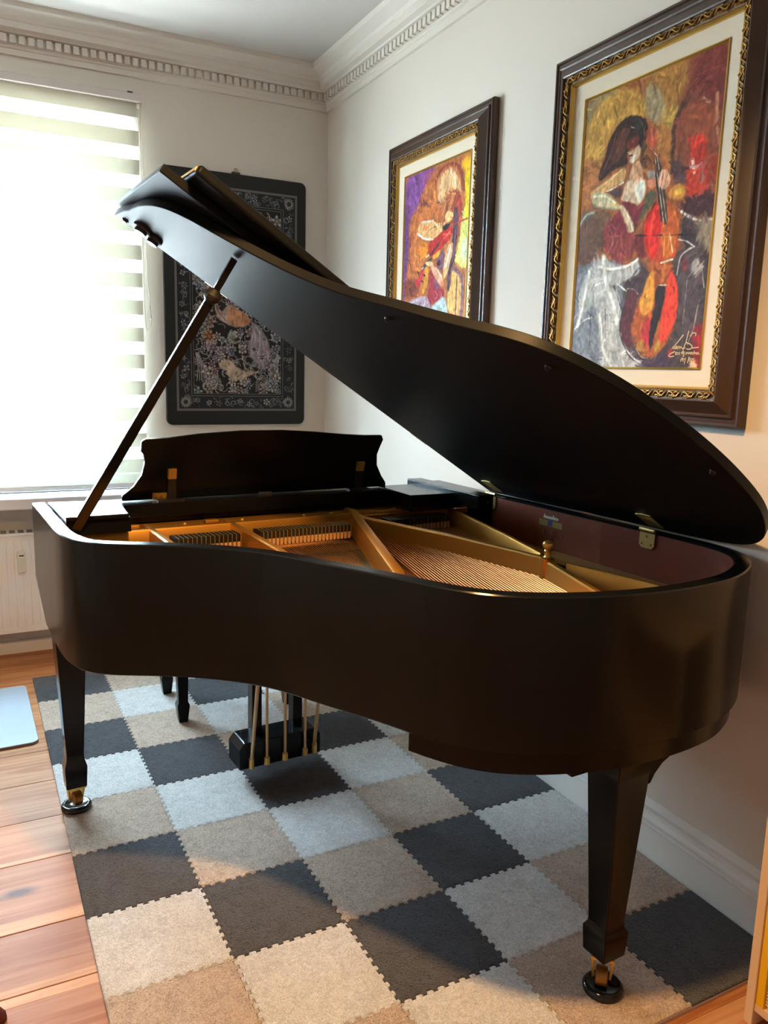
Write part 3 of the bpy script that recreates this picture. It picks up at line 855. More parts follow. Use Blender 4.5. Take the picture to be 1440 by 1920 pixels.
VIOLINIST='''
P b06a40 0.0 -864 -689 1562 -210 1760 1223 -722 1334
P 7c4a86 29.8 -42 -18 528 -5 392 93 296 269 -18 239
P 9a5078 29.8 283 12 529 7 442 99 333 125
P e0a81e 23.9 859 20 1036 10 1040 119 900 90
P e8cc1c 17.9 905 83 1046 88 1067 343 928 330 939 196
P b5683c 29.8 268 118 434 21 601 13 784 27 899 83 927 231 862 324 122 252
P d8a878 29.8 535 57 673 38 787 57 849 112 890 190 842 148 684 136 621 197 523 167
L e8c8a0 35.8 720 51 769 87 762 123
L 8a4030 28.6 490 86 533 42 625 20 716 18 830 48 896 100 915 175
L c87838 23.9 462 285 498 164 465 83
L 8a5030 16.7 386 278 446 138
P 9c4a34 14.3 664 164 730 142 844 167 899 217 901 327 749 313 699 273 649 238
P c08048 11.9 721 159 788 160 751 230 695 239
P b03a34 11.9 812 174 894 220 889 271 830 239
P 6c3a30 17.9 231 137 334 141 369 177 315 207 247 167
L 7a3c34 9.5 525 186 596 183 622 208 577 223
P a86034 0.0 -69 193 661 267 721 815 -14 798
P 6c3f70 31.3 -75 125 108 146 81 291 79 416 34 691 -38 688
P b86838 31.3 109 154 631 211 592 287 420 275 244 306 292 391 373 560 316 631 114 643 62 542 102 376
P 7c3c2c 31.3 12 531 267 546 301 622 29 643
P d8801e 18.8 274 349 411 369 399 440 270 439
L c08040 17.5 185 391 260 471
L 8a4a30 15.0 122 295 93 417 156 506
P dce078 18.8 925 236 1042 249 1058 547 848 511 822 479 886 364 890 309
P e8d820 25.0 936 237 1042 249 1040 313 945 315
P dcecc0 25.0 901 395 1007 390 1020 501 900 485
Z 000000 0.0 -371 -467
P e4b068 11.1 785 530 824 529 929 565 947 596 943 774 740 735 729 637 781 604
L 7a4a48 15.2 860 565 861 745
L b07848 8.3 801 553 800 715
L b88050 8.3 899 581 913 749
L 86606c 33.3 790 518 903 555 944 592 940 772
P d05440 11.1 756 735 878 753 854 771 773 769
P a86038 11.1 614 195 739 209 704 244 651 268 633 249
L 7a4038 16.6 690 204 646 281
L e0a860 8.3 657 200 623 252
P 5c4450 11.1 776 226 857 252 855 344 836 393 820 494 771 517 760 629 717 618 721 539 761 429 781 324
L b0503c 27.7 839 220 877 312 855 365
L 8a6478 11.1 816 348 803 458
L 3c3038 11.1 801 330 768 490 743 615
P ecb87c 6.9 650 255 713 235 777 251 772 281 728 294 667 292
L c04030 9.7 743 274 777 280
L 8a5038 8.3 720 241 760 252
P e0b080 8.3 627 288 680 293 669 309 629 305
P 7c5468 11.1 537 461 653 408 674 449 654 535 555 498
P 4a2030 8.3 545 475 606 461 623 498 569 499
P dca66c 8.3 213 288 273 256 474 263 590 297 614 330 539 355 428 359 295 338
P dc7850 11.1 319 275 406 284 394 305 336 300
L ece6e4 15.2 230 308 337 344 484 359
L a06a48 9.7 325 335 436 300 574 295
L dccabe 13.9 284 255 474 265
L f0d0a0 11.1 489 274 561 303
P b42c28 6.9 412 374 484 357 606 338 708 303 771 323 781 354 704 390 600 412 550 454 466 452 417 420
P e8a030 6.9 465 446 600 412 606 439 537 462
L 4a3038 24.9 453 432 570 388
L e04840 15.2 633 347 753 355
L f08868 6.9 649 369 738 341
P 33282c 6.9 616 313 668 300 746 299 725 319 672 331
L f6dcac 8.3 573 287 591 328
L f0d0a0 8.3 608 290 613 330
L 9a4038 12.5 786 312 983 302
L 40383c 24.9 459 454 326 492
L d0d0d0 9.7 340 488 320 494
P e4b080 6.9 706 408 785 392 791 440 698 570 653 554 662 483
L faf0dc 18.0 753 416 692 511
L e8c060 11.1 692 511 671 567
P dca080 6.9 455 486 529 491 644 544 677 594 634 602 562 570 488 525
L f6dcc0 11.1 541 501 629 551
P e08058 6.9 604 572 672 576 668 603 620 591
P ecc090 6.9 364 466 467 464 515 486 456 492 398 483
L f6e4c8 8.3 379 441 421 430
P dc9430 8.3 369 485 430 489 422 576 354 629 323 613 362 559
P 98303a 8.3 456 496 503 535 593 594 694 626 680 648 532 678 477 690 427 654 435 563
P 80506c 8.3 518 545 621 600 567 615 522 581
L d09090 5.5 540 618 598 648 544 659
L d0a0a0 5.5 596 621 652 637 627 654
P b42836 6.9 209 555 285 531 311 495 361 517 275 577 231 590
L e85858 8.3 328 515 272 553
L 3a2028 11.1 245 505 269 516
L 3a2028 11.1 350 525 377 532
L 3a2028 11.1 317 556 342 562
P a8909c 11.1 16 680 128 651 325 631 417 640 481 703 469 753 21 740
L d4c8d0 8.3 67 677 252 651
L 8a6878 8.3 211 707 371 652
L ccc0c8 8.3 333 716 401 658
P b4c4c4 11.1 478 703 574 674 696 644 746 735 750 775 483 753
L 507890 13.9 480 693 503 722
L e8f0ee 12.5 602 685 668 665'''
INLAYART='''
P a89086 3.4 306 504 331 498 338 530 370 547 412 514 453 512 586 563 604 581 569 606 493 612 402 601 337 580 308 540
P b8825c 5.0 412 523 461 521 578 563 599 581 560 603 485 607 411 591 419 554
L c06840 11.8 565 583 588 586
L 5a4a48 5.9 391 555 381 569 386 583
L 6a5448 3.4 322 517 338 548 378 574 419 595
L 8a6a58 2.5 445 526 436 567 460 598
L 9a7058 2.5 494 534 485 602
L 9a6a50 2.5 536 550 531 602
P 857c84 4.2 603 576 662 597 713 629 758 670 767 717 758 764 715 799 661 799 636 766 585 739 579 692 611 641
L b8aab0 3.4 620 599 645 644 628 687
L c0b0b4 3.4 645 603 696 648 713 694
L b0a4ac 2.5 628 631 602 692 610 729
L b8acb4 2.5 679 630 679 695 661 737
L a89ca4 2.5 731 675 748 717 748 755
L 4a4448 2.5 661 775 653 799
L 4a4448 2.5 691 775 689 801
L 4a4448 2.5 722 769 726 793
L c08888 4.2 687 704 713 706 748 722
R b0a4ac 28.6 632 710
R 3a3438 7.6 632 710
R b4a8b0 35.3 698 746
R 3a3438 8.4 698 751
R b49c9c 21.8 718 661
P b09a86 3.4 329 778 400 756 449 769 483 792 541 814 610 814 680 810 609 829 541 847 448 859 415 836 384 826 407 807 349 803
L c8b09c 5.0 534 749 542 777 559 800
L c0a890 4.2 584 795 575 823
L 6a5a50 3.4 491 806 457 848
L 6a5a50 3.4 399 765 391 798 424 807
L 7a6a5c 2.5 533 819 482 843
R a08c84 50.4 264 595
R b88058 52.1 262 658
R 948894 48.7 294 708
R 9c9098 37.0 380 720
R 7c8296 37.0 442 719
R b09c92 37.0 532 712
R 8c8a92 40.3 813 706
R 84828a 33.6 800 740
R 9c8088 35.3 280 786
R a08088 31.9 304 818
R 948a84 37.0 498 900
R 80849a 31.9 583 880
R a08a84 38.6 713 903
R 9a9490 38.6 800 883
R 948a80 42.0 257 897'''

SIG = [[(876, 890), (844, 913), (824, 927), (806, 937)], [(806, 937), (815, 929), (824, 927), (821, 935), (833, 935), (833, 928), (841, 927), (838, 935), (848, 935), (850, 928), (858, 928), (860, 935), (868, 929), (875, 934), (887, 935), (896, 933)], [(910, 878), (904, 896), (898, 915), (889, 928), (884, 939)], [(922, 895), (937, 884), (958, 886), (956, 894)], [(899, 915), (926, 921), (941, 928), (938, 935), (924, 938), (906, 937)], [(943, 934), (981, 932)], [(829, 945), (802, 951), (789, 958), (798, 963), (825, 960)], [(838, 947), (834, 951), (837, 955), (846, 955), (849, 950), (838, 947)], [(854, 949), (863, 948), (857, 951), (866, 953), (856, 955)], [(885, 940), (879, 954)], [(873, 948), (890, 947)], [(895, 946), (887, 951), (894, 954), (888, 962)], [(906, 948), (902, 952), (907, 955), (913, 951), (906, 948)], [(917, 948), (924, 955), (930, 948)], [(943, 948), (933, 950), (936, 955), (944, 954), (947, 948), (949, 955)], [(957, 944), (957, 954), (966, 949), (970, 954)], [(982, 948), (973, 951), (976, 955), (984, 953), (985, 949), (988, 955), (995, 955)], [(879, 967), (874, 978)], [(873, 973), (883, 971), (888, 967), (889, 978)], [(906, 967), (897, 969), (899, 973), (907, 972), (906, 968), (899, 985)], [(928, 963), (920, 983)], [(935, 967), (933, 977)], [(959, 969), (945, 970), (945, 973), (952, 975), (948, 980)]]

# ------------------------------------------------------------------ the two framed paintings on the right wall
def ribbon(mb, pts, w, T):
    for i in range(len(pts) - 1):
        a, b_ = Vector(pts[i]), Vector(pts[i + 1])
        d = (b_ - a)
        if d.length < 1e-6: continue
        d.normalize(); nn = Vector((-d.y, d.x)) * w / 2
        q = [a + nn - d * w * 0.3, a - nn - d * w * 0.3, b_ - nn + d * w * 0.3, b_ + nn + d * w * 0.3]
        mb.prism([tuple(p) for p in q], 0.0, 0.0006, T)

def carved(p):
    m = MB()
    s = [(-0.5, -0.7), (-0.38, -0.1), (-0.25, 0.55), (-0.08, 0.35), (0.0, 0.0), (0.08, -0.35), (0.25, -0.55), (0.38, 0.1), (0.5, 0.7)]
    m.tube([(t * p, w * 0.011, 0.004) for t, w in s], [0.0012, 0.0026, 0.0036, 0.0034, 0.0030, 0.0034, 0.0036, 0.0026, 0.0012], 6)
    m.tube([(t * p, -w * 0.011, 0.003) for t, w in s[1:-1]], [0.0012, 0.0026, 0.0024, 0.0020, 0.0024, 0.0026, 0.0012], 5)
    m.tube([(-0.12 * p, 0.007, 0.003), (0.0, 0.0085, 0.0055), (0.12 * p, 0.007, 0.003)], [0.001, 0.0034, 0.001], 6)
    m.tube([(-0.12 * p, -0.007, 0.003), (0.0, -0.0085, 0.0055), (0.12 * p, -0.007, 0.003)], [0.001, 0.0034, 0.001], 6)
    return m
CARVE = carved(0.050).mesh('carved_leaf', W['leaf'], True, 60)

def painting(name, label, yc, zc, script, seed, base, sig):
    e = tag(empty(name, (0, yc, zc)), label, 'painting', 'framed paintings on the picture wall')
    HW, HH = 0.414, 0.552
    T = lambda a, b_, h: (-h, -a, b_)
    def ring(i, h): return [T(-HW + i, -HH + i, h), T(HW - i, -HH + i, h), T(HW - i, HH - i, h), T(-HW + i, HH - i, h)]
    def molding(nm, pr, m, bev=0):
        b = MB()
        rs = [ring(i, h) for i, h in pr]
        n = len(rs)
        vs = [p for r in rs for p in r]
        fs = []
        for k in range(n):
            k2 = (k + 1) % n
            for j in range(4):
                j2 = (j + 1) % 4
                fs.append((k * 4 + j, k * 4 + j2, k2 * 4 + j2, k2 * 4 + j))
        b.add(vs, fs)
        return b.build(nm, m, e, ang=22)
    molding('frame_molding', [(0.0, 0.003), (0.0, 0.026), (0.004, 0.031), (0.009, 0.031), (0.012, 0.026), (0.020, 0.027), (0.023, 0.033), (0.027, 0.034), (0.031, 0.031),
                              (0.040, 0.036), (0.055, 0.047), (0.063, 0.051), (0.067, 0.049), (0.067, 0.003)], W['frame'])
    molding('ornament_ground', [(0.067, 0.003), (0.067, 0.044), (0.079, 0.041), (0.091, 0.036), (0.091, 0.003)], W['leafbg'])
    molding('gilt_fillet', [(0.091, 0.003), (0.091, 0.038), (0.094, 0.039), (0.098, 0.033), (0.100, 0.028), (0.100, 0.003)], W['gilt'])
    molding('linen_liner', [(0.100, 0.003), (0.100, 0.025), (0.144, 0.020), (0.144, 0.003)], W['linen'])
    molding('gilt_slip', [(0.144, 0.003), (0.144, 0.023), (0.147, 0.024), (0.151, 0.018), (0.151, 0.003)], W['gilt'])
    # carved running leaf
    i = 0.079
    ax, az = HW - i, HH - i
    for sgn in (-1, 1):
        k = int(round(2 * ax / 0.05)); s = 2 * ax / k / 0.05
        for j in range(k):
            a = -ax + (j + 0.5) * 2 * ax / k
            o = inst('carved_leaf', CARVE, T(a, sgn * az, 0.041), (0, 0, 0), e)
            o.rotation_euler = Matrix(((0, 0, -1), (-1, 0, 0), (0, 1, 0))).to_euler(); o.scale = (s, 1, 1)
        k = int(round(2 * az / 0.05)); s = 2 * az / k / 0.05
        for j in range(k):
            b_ = -az + (j + 0.5) * 2 * az / k
            o = inst('carved_leaf', CARVE, T(sgn * ax, b_, 0.041), (0, 0, 0), e)
            o.rotation_euler = Matrix(((0, 0, -1), (0, 1, 0), (1, 0, 0))).to_euler(); o.scale = (s, 1, 1)
    cw, chh = HW - 0.149, HH - 0.149
    P = Painter(216, 338, seed)
    P.img[:] = np.array(base) / 255
    P.script(script)
    P.dabs(1100, 4, 1.0, 0.10, 0.45)
    # brushwork
    st = vnoise(338, 216, 88, P.rng, 0.9) * 0.6 + vnoise(338, 216, 50, P.rng, 2.0) * 0.4
    P.img *= (0.93 + 0.14 * st)[..., None]
    cv = P.grid('canvas', W['canvas'], e, lambda a, b_: T(-cw + 2 * cw * a, chh - 2 * chh * b_, 0.0185))
    MB().box(-0.0175, -0.004, -cw, cw, -chh, chh).build('stretcher_board', W['linen'], e)
    if sig:
        m = MB()
        for pl in SIG:
            ribbon(m, [(-cw + 2 * cw * x / 1000, chh - 2 * chh * y / 1000) for x, y in pl], 0.0024, lambda p, q, h: T(p, q, 0.0187 + h))
        m.build('signature', W['sign'], cv)
    return e
painting('framed_painting', 'framed oil painting of a seated cellist, nearest the camera', -2.390, 1.862, CELLIST, 3, (150, 92, 56), True)
painting('framed_painting', 'framed oil painting of a violinist against purple and yellow, between cellist picture and room corner', -1.210, 1.862, VIOLINIST, 5, (170, 104, 62), False)

# ------------------------------------------------------------------ mother-of-pearl lacquer panel on the back wall
lp = tag(empty('lacquer_panel', (-0.5075, 0, 1.765)), 'black lacquer panel inlaid with mother-of-pearl birds and flowers on the window wall', 'wall panel')
TP = lambda p, q, h: (p, -h, q)
MB().prism(rrect(-0.3775, 0.3775, -0.636, 0.636, 0.032), 0.003, 0.024, TP).build('board', W['lacq'], lp, bevel=0.004, seg=3)
P = Painter(172, 296, 11)
WW, HH_ = P.W, P.H
P.img[:] = (0.075, 0.072, 0.072)
rng = P.rng
GREY = [(0.55, 0.54, 0.55), (0.62, 0.58, 0.57), (0.50, 0.52, 0.58), (0.66, 0.62, 0.58), (0.58, 0.50, 0.52)]
def rosette(cx, cy, r, col, n=6, ph=0.0):
    sl_ = P.win([(cx, cy)], r + 2)
    dx, dy = P.X[sl_] - cx, P.Y[sl_] - cy
    if dx.size == 0: return
    d = np.hypot(dx, dy); th = np.arctan2(dy, dx)
    edge_ = r * (0.78 + 0.22 * np.cos(n * th + ph))
    a = np.clip(edge_ - d + 0.5, 0, 1)
    shade = 0.75 + 0.35 * np.cos(n * th + ph) * np.clip(d / r, 0, 1)
    ring = np.where(np.abs(d - 0.38 * r) < 0.55, 0.35, 1.0)
    c = np.array(col)[None, None, :] * (shade * ring)[..., None]
    P.img[sl_] = P.img[sl_] * (1 - a[..., None]) + np.clip(c, 0, 1) * a[..., None]
def curl(x, y, r, a0, a1, col, w=1.0):
    pts = []
    for k in range(9):
        t = k / 8; a = a0 + (a1 - a0) * t; rr = r * (1 - 0.6 * t)
        pts.append((x + rr * math.cos(a), y + rr * math.sin(a)))
    P.line(pts, w, col, 0.2, 0.2)
# ground scatter in the field
for k in range(420):
    x, y = rng.uniform(24, WW - 24), rng.uniform(26, HH_ - 26)
    curl(x, y, rng.uniform(4, 9), rng.uniform(0, 6.3), rng.uniform(0, 6.3) + 2, GREY[rng.integers(5)], 1.1)
for x, y, r in [(30, 40, 9), (44, 34, 7), (60, 44, 8), (86, 40, 9), (104, 50, 7), (128, 42, 10), (142, 36, 8), (140, 60, 9), (32, 66, 10), (36, 92, 9), (48, 80, 8), (70, 76, 10), (100, 84, 9), (130, 92, 8),
                (142, 116, 8), (30, 122, 9), (42, 138, 11), (34, 156, 8), (120, 70, 8), (60, 112, 8), (84, 118, 9), (110, 112, 8), (136, 140, 8), (142, 168, 9), (140, 192, 8)]:
    rosette(x, y, r, GREY[rng.integers(5)], int(rng.integers(5, 8)), rng.uniform(0, 6))
def E2(cx, cy):  # lower-left crop coordinates of the design to pixels
    return cx, cy
for k in range(150):
    rosette(rng.uniform(26, WW - 26), rng.uniform(26, HH_ - 26), rng.uniform(3.5, 7.5), tuple(1.12 * q for q in GREY[rng.integers(5)]), int(rng.integers(4, 8)), rng.uniform(0, 6))
P.script(INLAYART)
for k in range(5):                                     # scrolled cloud beside the bird
    curl(0.459 * WW, 0.653 * HH_, 12 - 2.2 * k, 0.6 * k, 5.6 + 0.6 * k, (0.56, 0.55, 0.52), 1.2)
for sx in (0.17, 0.83):                                # feathery sprays in the lower corners
    for k in range(5):
        x = sx * WW; s = 1 if sx < 0.5 else -1
        P.line([(x - s * 2 + s * 3.4 * k, HH_ * 0.86), (x + s * 2.4 * k, HH_ * 0.80), (x - s * (3 - 0.8 * k), HH_ * 0.735)], 1.1, (0.62, 0.60, 0.60), 0.2, 0.2)
        P.line([(x + s * 14, HH_ * (0.90 - 0.011 * k)), (x + s * (22 + k), HH_ * (0.888 - 0.013 * k)), (x + s * 32, HH_ * (0.905 - 0.010 * k))], 1.0, (0.60, 0.58, 0.58), 0.2, 0.2)
# border: dark band, rosettes, pale lines
bw = 20
band = (P.X < bw) | (P.X > WW - 1 - bw) | (P.Y < bw) | (P.Y > HH_ - 1 - bw)
P.img[band] = (0.10, 0.105, 0.115)
def bpt(t):
    L = [(11, 11), (WW - 12, 11), (WW - 12, HH_ - 12), (11, HH_ - 12), (11, 11)]
    per = [abs(L[i + 1][0] - L[i][0]) + abs(L[i + 1][1] - L[i][1]) for i in range(4)]
    s = t * sum(per)
    for i in range(4):
        if s <= per[i]:
            f_ = s / per[i]
            return L[i][0] + (L[i + 1][0] - L[i][0]) * f_, L[i][1] + (L[i + 1][1] - L[i][1]) * f_
        s -= per[i]
    return L[0]
for k in range(300):
    x, y = bpt(rng.uniform(0, 1))
    x += rng.uniform(-6, 6); y += rng.uniform(-6, 6)
    g = rng.uniform(0.30, 0.50)
    curl(x, y, rng.uniform(2, 5), rng.uniform(0, 6.3), rng.uniform(0, 6.3) + 2, (g, g * 1.02, g * 1.1), 1.0)
for k in range(62):
    x, y = bpt((k + 0.5) / 62)
    g = rng.uniform(0.38, 0.72)
    rosette(x + rng.uniform(-3, 3), y + rng.uniform(-3, 3), rng.uniform(2.6, 4.6), (g, g * 0.98, g * rng.uniform(0.92, 1.08)), int(rng.integers(4, 7)), rng.uniform(0, 6))
for cx, cy in ((11.5, 11.5), (WW - 12.5, 11.5), (11.5, HH_ - 12.5), (WW - 12.5, HH_ - 12.5)):
    rosette(cx, cy, 7.6, (0.62, 0.62, 0.60), 14)
    rosette(cx, cy, 3.6, (0.25, 0.25, 0.26), 6)
def frame_line(i0, i1, col):
    m_ = ((P.X >= i0) & (P.X <= WW - 1 - i0) & (P.Y >= i0) & (P.Y <= HH_ - 1 - i0)) & ~((P.X > i1) & (P.X < WW - 1 - i1) & (P.Y > i1) & (P.Y < HH_ - 1 - i1))
    P.img[m_] = col
frame_line(0, 2.6, (0.40, 0.38, 0.37))
frame_line(20, 20.9, (0.36, 0.35, 0.34))
frame_line(21, 22.4, (0.06, 0.06, 0.06))
frame_line(22.5, 23.4, (0.34, 0.33, 0.32))
P.grid('inlay', W['inlay'], lp, lambda a, b_: (-0.3245 + 0.652 * a, -0.0244, 0.566 - 1.129 * b_))
MB().box(-0.022, 0.022, -0.012, -0.003, 0.630, 0.648).build('hanger_plate', W['frame'], lp, bevel=0.003)
MB().tube([(0.0 + 0.010 * math.cos(a), -0.007, 0.654 + 0.012 * math.sin(a)) for a in [2 * math.pi * k / 12 for k in range(13)]], 0.0025, 6).build('hanger_ring', W['brassdull'], lp)

# ------------------------------------------------------------------ grand piano
PA = R(3.5)
pn = tag(empty('grand_piano', (-0.03, -3.06, 0.012), PA), 'black satin grand piano with its lid propped open and bronze plate showing', 'piano')
ZT, ZB = 0.990, 0.655                     # rim top and bottom above the mat
def crom(P_, n=8):
    out = []
    for i in range(len(P_) - 1):
        p0, p1, p2, p3 = P_[max(i - 1, 0)], P_[i], P_[i + 1], P_[min(i + 2, len(P_) - 1)]
        for k in range(n):
            t = k / n
            out.append(tuple(0.5 * ((2 * p1[j]) + (-p0[j] + p2[j]) * t + (2 * p0[j] - 5 * p1[j] + 4 * p2[j] - p3[j]) * t * t + (-p0[j] + 3 * p1[j] - 3 * p2[j] + p3[j]) * t ** 3) for j in range(2)))
    out.append(tuple(P_[-1]))
    return out
CURVE = [(-1.490, 1.22), (-1.489, 1.13), (-1.481, 1.05), (-1.458, 0.975), (-1.405, 0.918), (-1.300, 0.856), (-1.206, 0.791), (-1.133, 0.722), (-1.073, 0.640), (-1.010, 0.510), (-0.946, 0.381),
         (-0.888, 0.250), (-0.835, 0.170), (-0.765, 0.112), (-0.665, 0.064), (-0.540, 0.031), (-0.398, 0.020), (-0.255, 0.034), (-0.140, 0.076), (-0.055, 0.130), (-0.002, 0.195), (0.023, 0.280), (0.030, 0.38)]
curve = crom(CURVE, 6)
OUT = [(-1.490, 1.60), (-1.490, 1.40)] + curve + [(0.030, 0.8), (0.030, 1.2), (0.030, 1.60)]
def offset(P_, d):
    o = []
    for i, p in enumerate(P_):
        a, b_ = P_[max(i - 1, 0)], P_[min(i + 1, len(P_) - 1)]
        t = Vector((b_[0] - a[0], b_[1] - a[1])).normalized()
        o.append((p[0] + (-t.y) * d, p[1] + t.x * d))
    return o
INN = offset(OUT, 0.038)
if abs(INN[0][0]) > abs(OUT[0][0]): INN = offset(OUT, -0.038); SG = -1
else: SG = 1
# rim section rings along the path
def rimring(o, i, zb, zt, ch=0.003):
    ox, oy = o; ix, iy = i
    d = Vector((ix - ox, iy - oy)); d.normalize()
    L = lambda f_, zz: (ox + d.x * f_, oy + d.y * f_, zz)
    w = math.hypot(ix - ox, iy - oy)
    return [L(0.0, zb + ch), L(0.0, zt - ch), L(ch, zt), L(w - ch, zt), L(w, zt - ch), L(w, zb), L(ch, zb)]
rings = []
for o, i in zip(OUT, INN):
    v = o[1]
    zb = ZB
    if v > 1.45: zb = ZB + 0.10 * ((v - 1.45) / 0.15) ** 2
    rings.append(rimring(o, i, zb, ZT))
MB().loft(rings).build('rim', W['black'], pn, ang=30)
# mahogany lining inside the rim
LIN = offset(OUT, SG * 0.0385); LIN2 = offset(OUT, SG * 0.0405)
lo_ = [k for k, o in enumerate(OUT) if o[1] < 1.45]
rl = [[(LIN[k][0], LIN[k][1], 0.80), (LIN[k][0], LIN[k][1], ZT - 0.006), (LIN2[k][0], LIN2[k][1], ZT - 0.006), (LIN2[k][0], LIN2[k][1], 0.80)] for k in lo_]
MB().loft(rl).build('inner_rim', W['burg'], pn, ang=30)
# polished lighter veneer patch on the spine lining
spine_u = LIN2[-1][0]
MB().box(spine_u - 0.0004, spine_u - 0.0001, 0.665, 1.19, 0.83, ZT - 0.008).build('veneer_patch', mat('mahogany_polished', srgb(122, 62, 42), 0.40, var=0.22, vscale=26), pn)
# lower ring under the tail
SK = offset(OUT, SG * 0.014); SK2 = offset(OUT, SG * 0.05)
ks = [k for k, o in enumerate(OUT) if (o[1] < 0.335 and o[0] < -0.2) or (o[0] >= -0.2 and o[1] < 0.7)]
rk = [[(SK[k][0], SK[k][1], 0.607), (SK[k][0], SK[k][1], ZB + 0.004), (SK2[k][0], SK2[k][1], ZB + 0.004), (SK2[k][0], SK2[k][1], 0.607)] for k in ks]
MB().loft(rk).build('tail_skirt', W['black'], pn, ang=30)
# soundboard and iron plate
inner_poly = [LIN2[k] for k in lo_]
sbp = inner_poly + [(inner_poly[-1][0], 1.45), (inner_poly[0][0], 1.45)]
MB().prism(sbp, 0.795, 0.815, lambda p, q, h: (p, q, h)).build('soundboard', W['sound'], pn)
# bottom beams closing the case from below
MB().box(-1.45, -0.01, 1.38, 1.60, 0.640, 0.70).build('key_bed', W['black'], pn, bevel=0.004)
for u0, v0, u1, v1 in ((-1.2, 1.38, -0.55, 0.35), (-0.75, 1.38, -0.50, 0.25), (-0.2, 1.38, -0.3, 0.3)):
    d = Vector((u1 - u0, v1 - v0)); L = d.length; d.normalize(); nn = Vector((-d.y, d.x)) * 0.04
    pts = [(u0 + nn.x, v0 + nn.y), (u0 - nn.x, v0 - nn.y), (u1 - nn.x, v1 - nn.y), (u1 + nn.x, v1 + nn.y)]
    MB().prism(pts, 0.665, 0.79, lambda p, q, h: (p, q, h)).build('beam', W['dwood'], pn)

ZS0, ZS1 = 0.868, 0.934                  # plate strut bottom and top
pl = empty('iron_plate', (0, 0, 0), 0, pn)
# outer flange following the rim
F1, F2 = offset(OUT, SG * 0.043), offset(OUT, SG * 0.115)
rf = [[(F1[k][0], F1[k][1], 0.842), (F1[k][0], F1[k][1], 0.856), (F2[k][0], F2[k][1], 0.856), (F2[k][0], F2[k][1], 0.842)] for k in lo_ if OUT[k][1] < 1.40]
MB().loft(rf).build('flange', W['gold'], pl, ang=30)
MB().box(-1.440, -0.018, 1.335, 1.50, 0.905, 0.924).build('pin_block_web', W['gold'], pl, bevel=0.003)
def strut(pts, th=0.022, z0=ZS0, z1=ZS1, name='strut', m='gold', zs=None):
    b_ = MB(); rings = []
    n = len(pts)
    for i, p in enumerate(pts):
        a, c = pts[max(i - 1, 0)], pts[min(i + 1, n - 1)]
        t = Vector((c[0] - a[0], c[1] - a[1])).normalized(); nn = Vector((-t.y, t.x)) * th / 2
        za = zs[i] if zs else z1
        ch = 0.004
        rings.append([(p[0] + nn.x * 1.25, p[1] + nn.y * 1.25, z0), (p[0] + nn.x, p[1] + nn.y, za - ch), (p[0] + nn.x * 0.6, p[1] + nn.y * 0.6, za),
                      (p[0] - nn.x * 0.6, p[1] - nn.y * 0.6, za), (p[0] - nn.x, p[1] - nn.y, za - ch), (p[0] - nn.x * 1.25, p[1] - nn.y * 1.25, z0)])
    b_.loft(rings)
    return b_.build(name, W[m], pl, ang=40)
strut([(-1.432, 1.330), (-1.2, 1.335), (-0.93, 1.338), (-0.51, 1.345)], 0.018, name='capo_bar')
strut([(-0.50, 1.352), (-0.105, 1.350)], 0.018, name='capo_bar')
strut([(-1.190, 1.42), (-1.190, 1.20), (-1.192, 1.04)])
strut([(-0.935, 1.40), (-0.940, 1.15), (-0.945, 0.905), (-0.948, 0.86)], zs=[ZS1, ZS1, ZS1 - 0.002, 0.885])
strut([(-0.478, 1.43), (-0.492, 1.36), (-0.530, 1.25), (-0.640, 0.95), (-0.765, 0.605), (-0.790, 0.545)], 0.030, zs=[ZS1 + 0.004, ZS1 + 0.006, ZS1 + 0.002, ZS1, ZS1 - 0.004, 0.890])
strut([(-0.500, 1.36), (-0.505, 1.250), (-0.400, 0.905), (-0.338, 0.560), (-0.345, 0.520), (-0.412, 0.275), (-0.430, 0.205)], 0.022, zs=[ZS1 + 0.004, ZS1 + 0.002, ZS1, ZS1, ZS1 - 0.004, 0.918, 0.905])
strut([(-0.108, 1.352), (-0.170, 1.10), (-0.240, 0.83), (-0.312, 0.585)], 0.018)
strut([(-0.326, 0.470), (-0.295, 0.345), (-0.262, 0.222), (-0.288, 0.178)], 0.016, zs=[ZS1, ZS1 - 0.002, ZS1 - 0.006, 0.905])
MB().box(-0.34, -0.262, 0.20, 0.47, 0.860, 0.872).build('tail_web', W['golddk'], pl)
# agraffe screws, slots and the bolt with its turned finial
scm = MB().lathe([(0.0075, 0.0), (0.0085, 0.003), (0.0045, 0.005), (0.003, 0.002)], (0, 0, 0), 12).mesh('plate_screw', W['brass'])
for u in (-1.07, -0.88, -0.66, -0.555, -1.30, -0.30):
    inst('plate_screw', scm, (u, 1.405, 0.9245), parent=pl)
for u in (-1.235, -0.985):
    b_ = MB().box(u - 0.022, u + 0.022, 1.392, 1.418, 0.9245, 0.936).build('plate_lug', W['gold'], pl, bevel=0.003)
MB().lathe([(0.016, 0.0), (0.015, 0.004), (0.009, 0.010), (0.008, 0.022), (0.011, 0.025), (0.0085, 0.029), (0.014, 0.036), (0.016, 0.043), (0.013, 0.050), (0.006, 0.053), (0.001, 0.0535)],
           (-0.342, 0.532, ZS1 - 0.004), 18).build('finial', W['brass'], pl, ang=60)
MB().lathe([(0.020, 0.0), (0.019, 0.066), (0.012, 0.070)], (-0.342, 0.532, ZS0), 18).build('bolt_boss', W['gold'], pl)
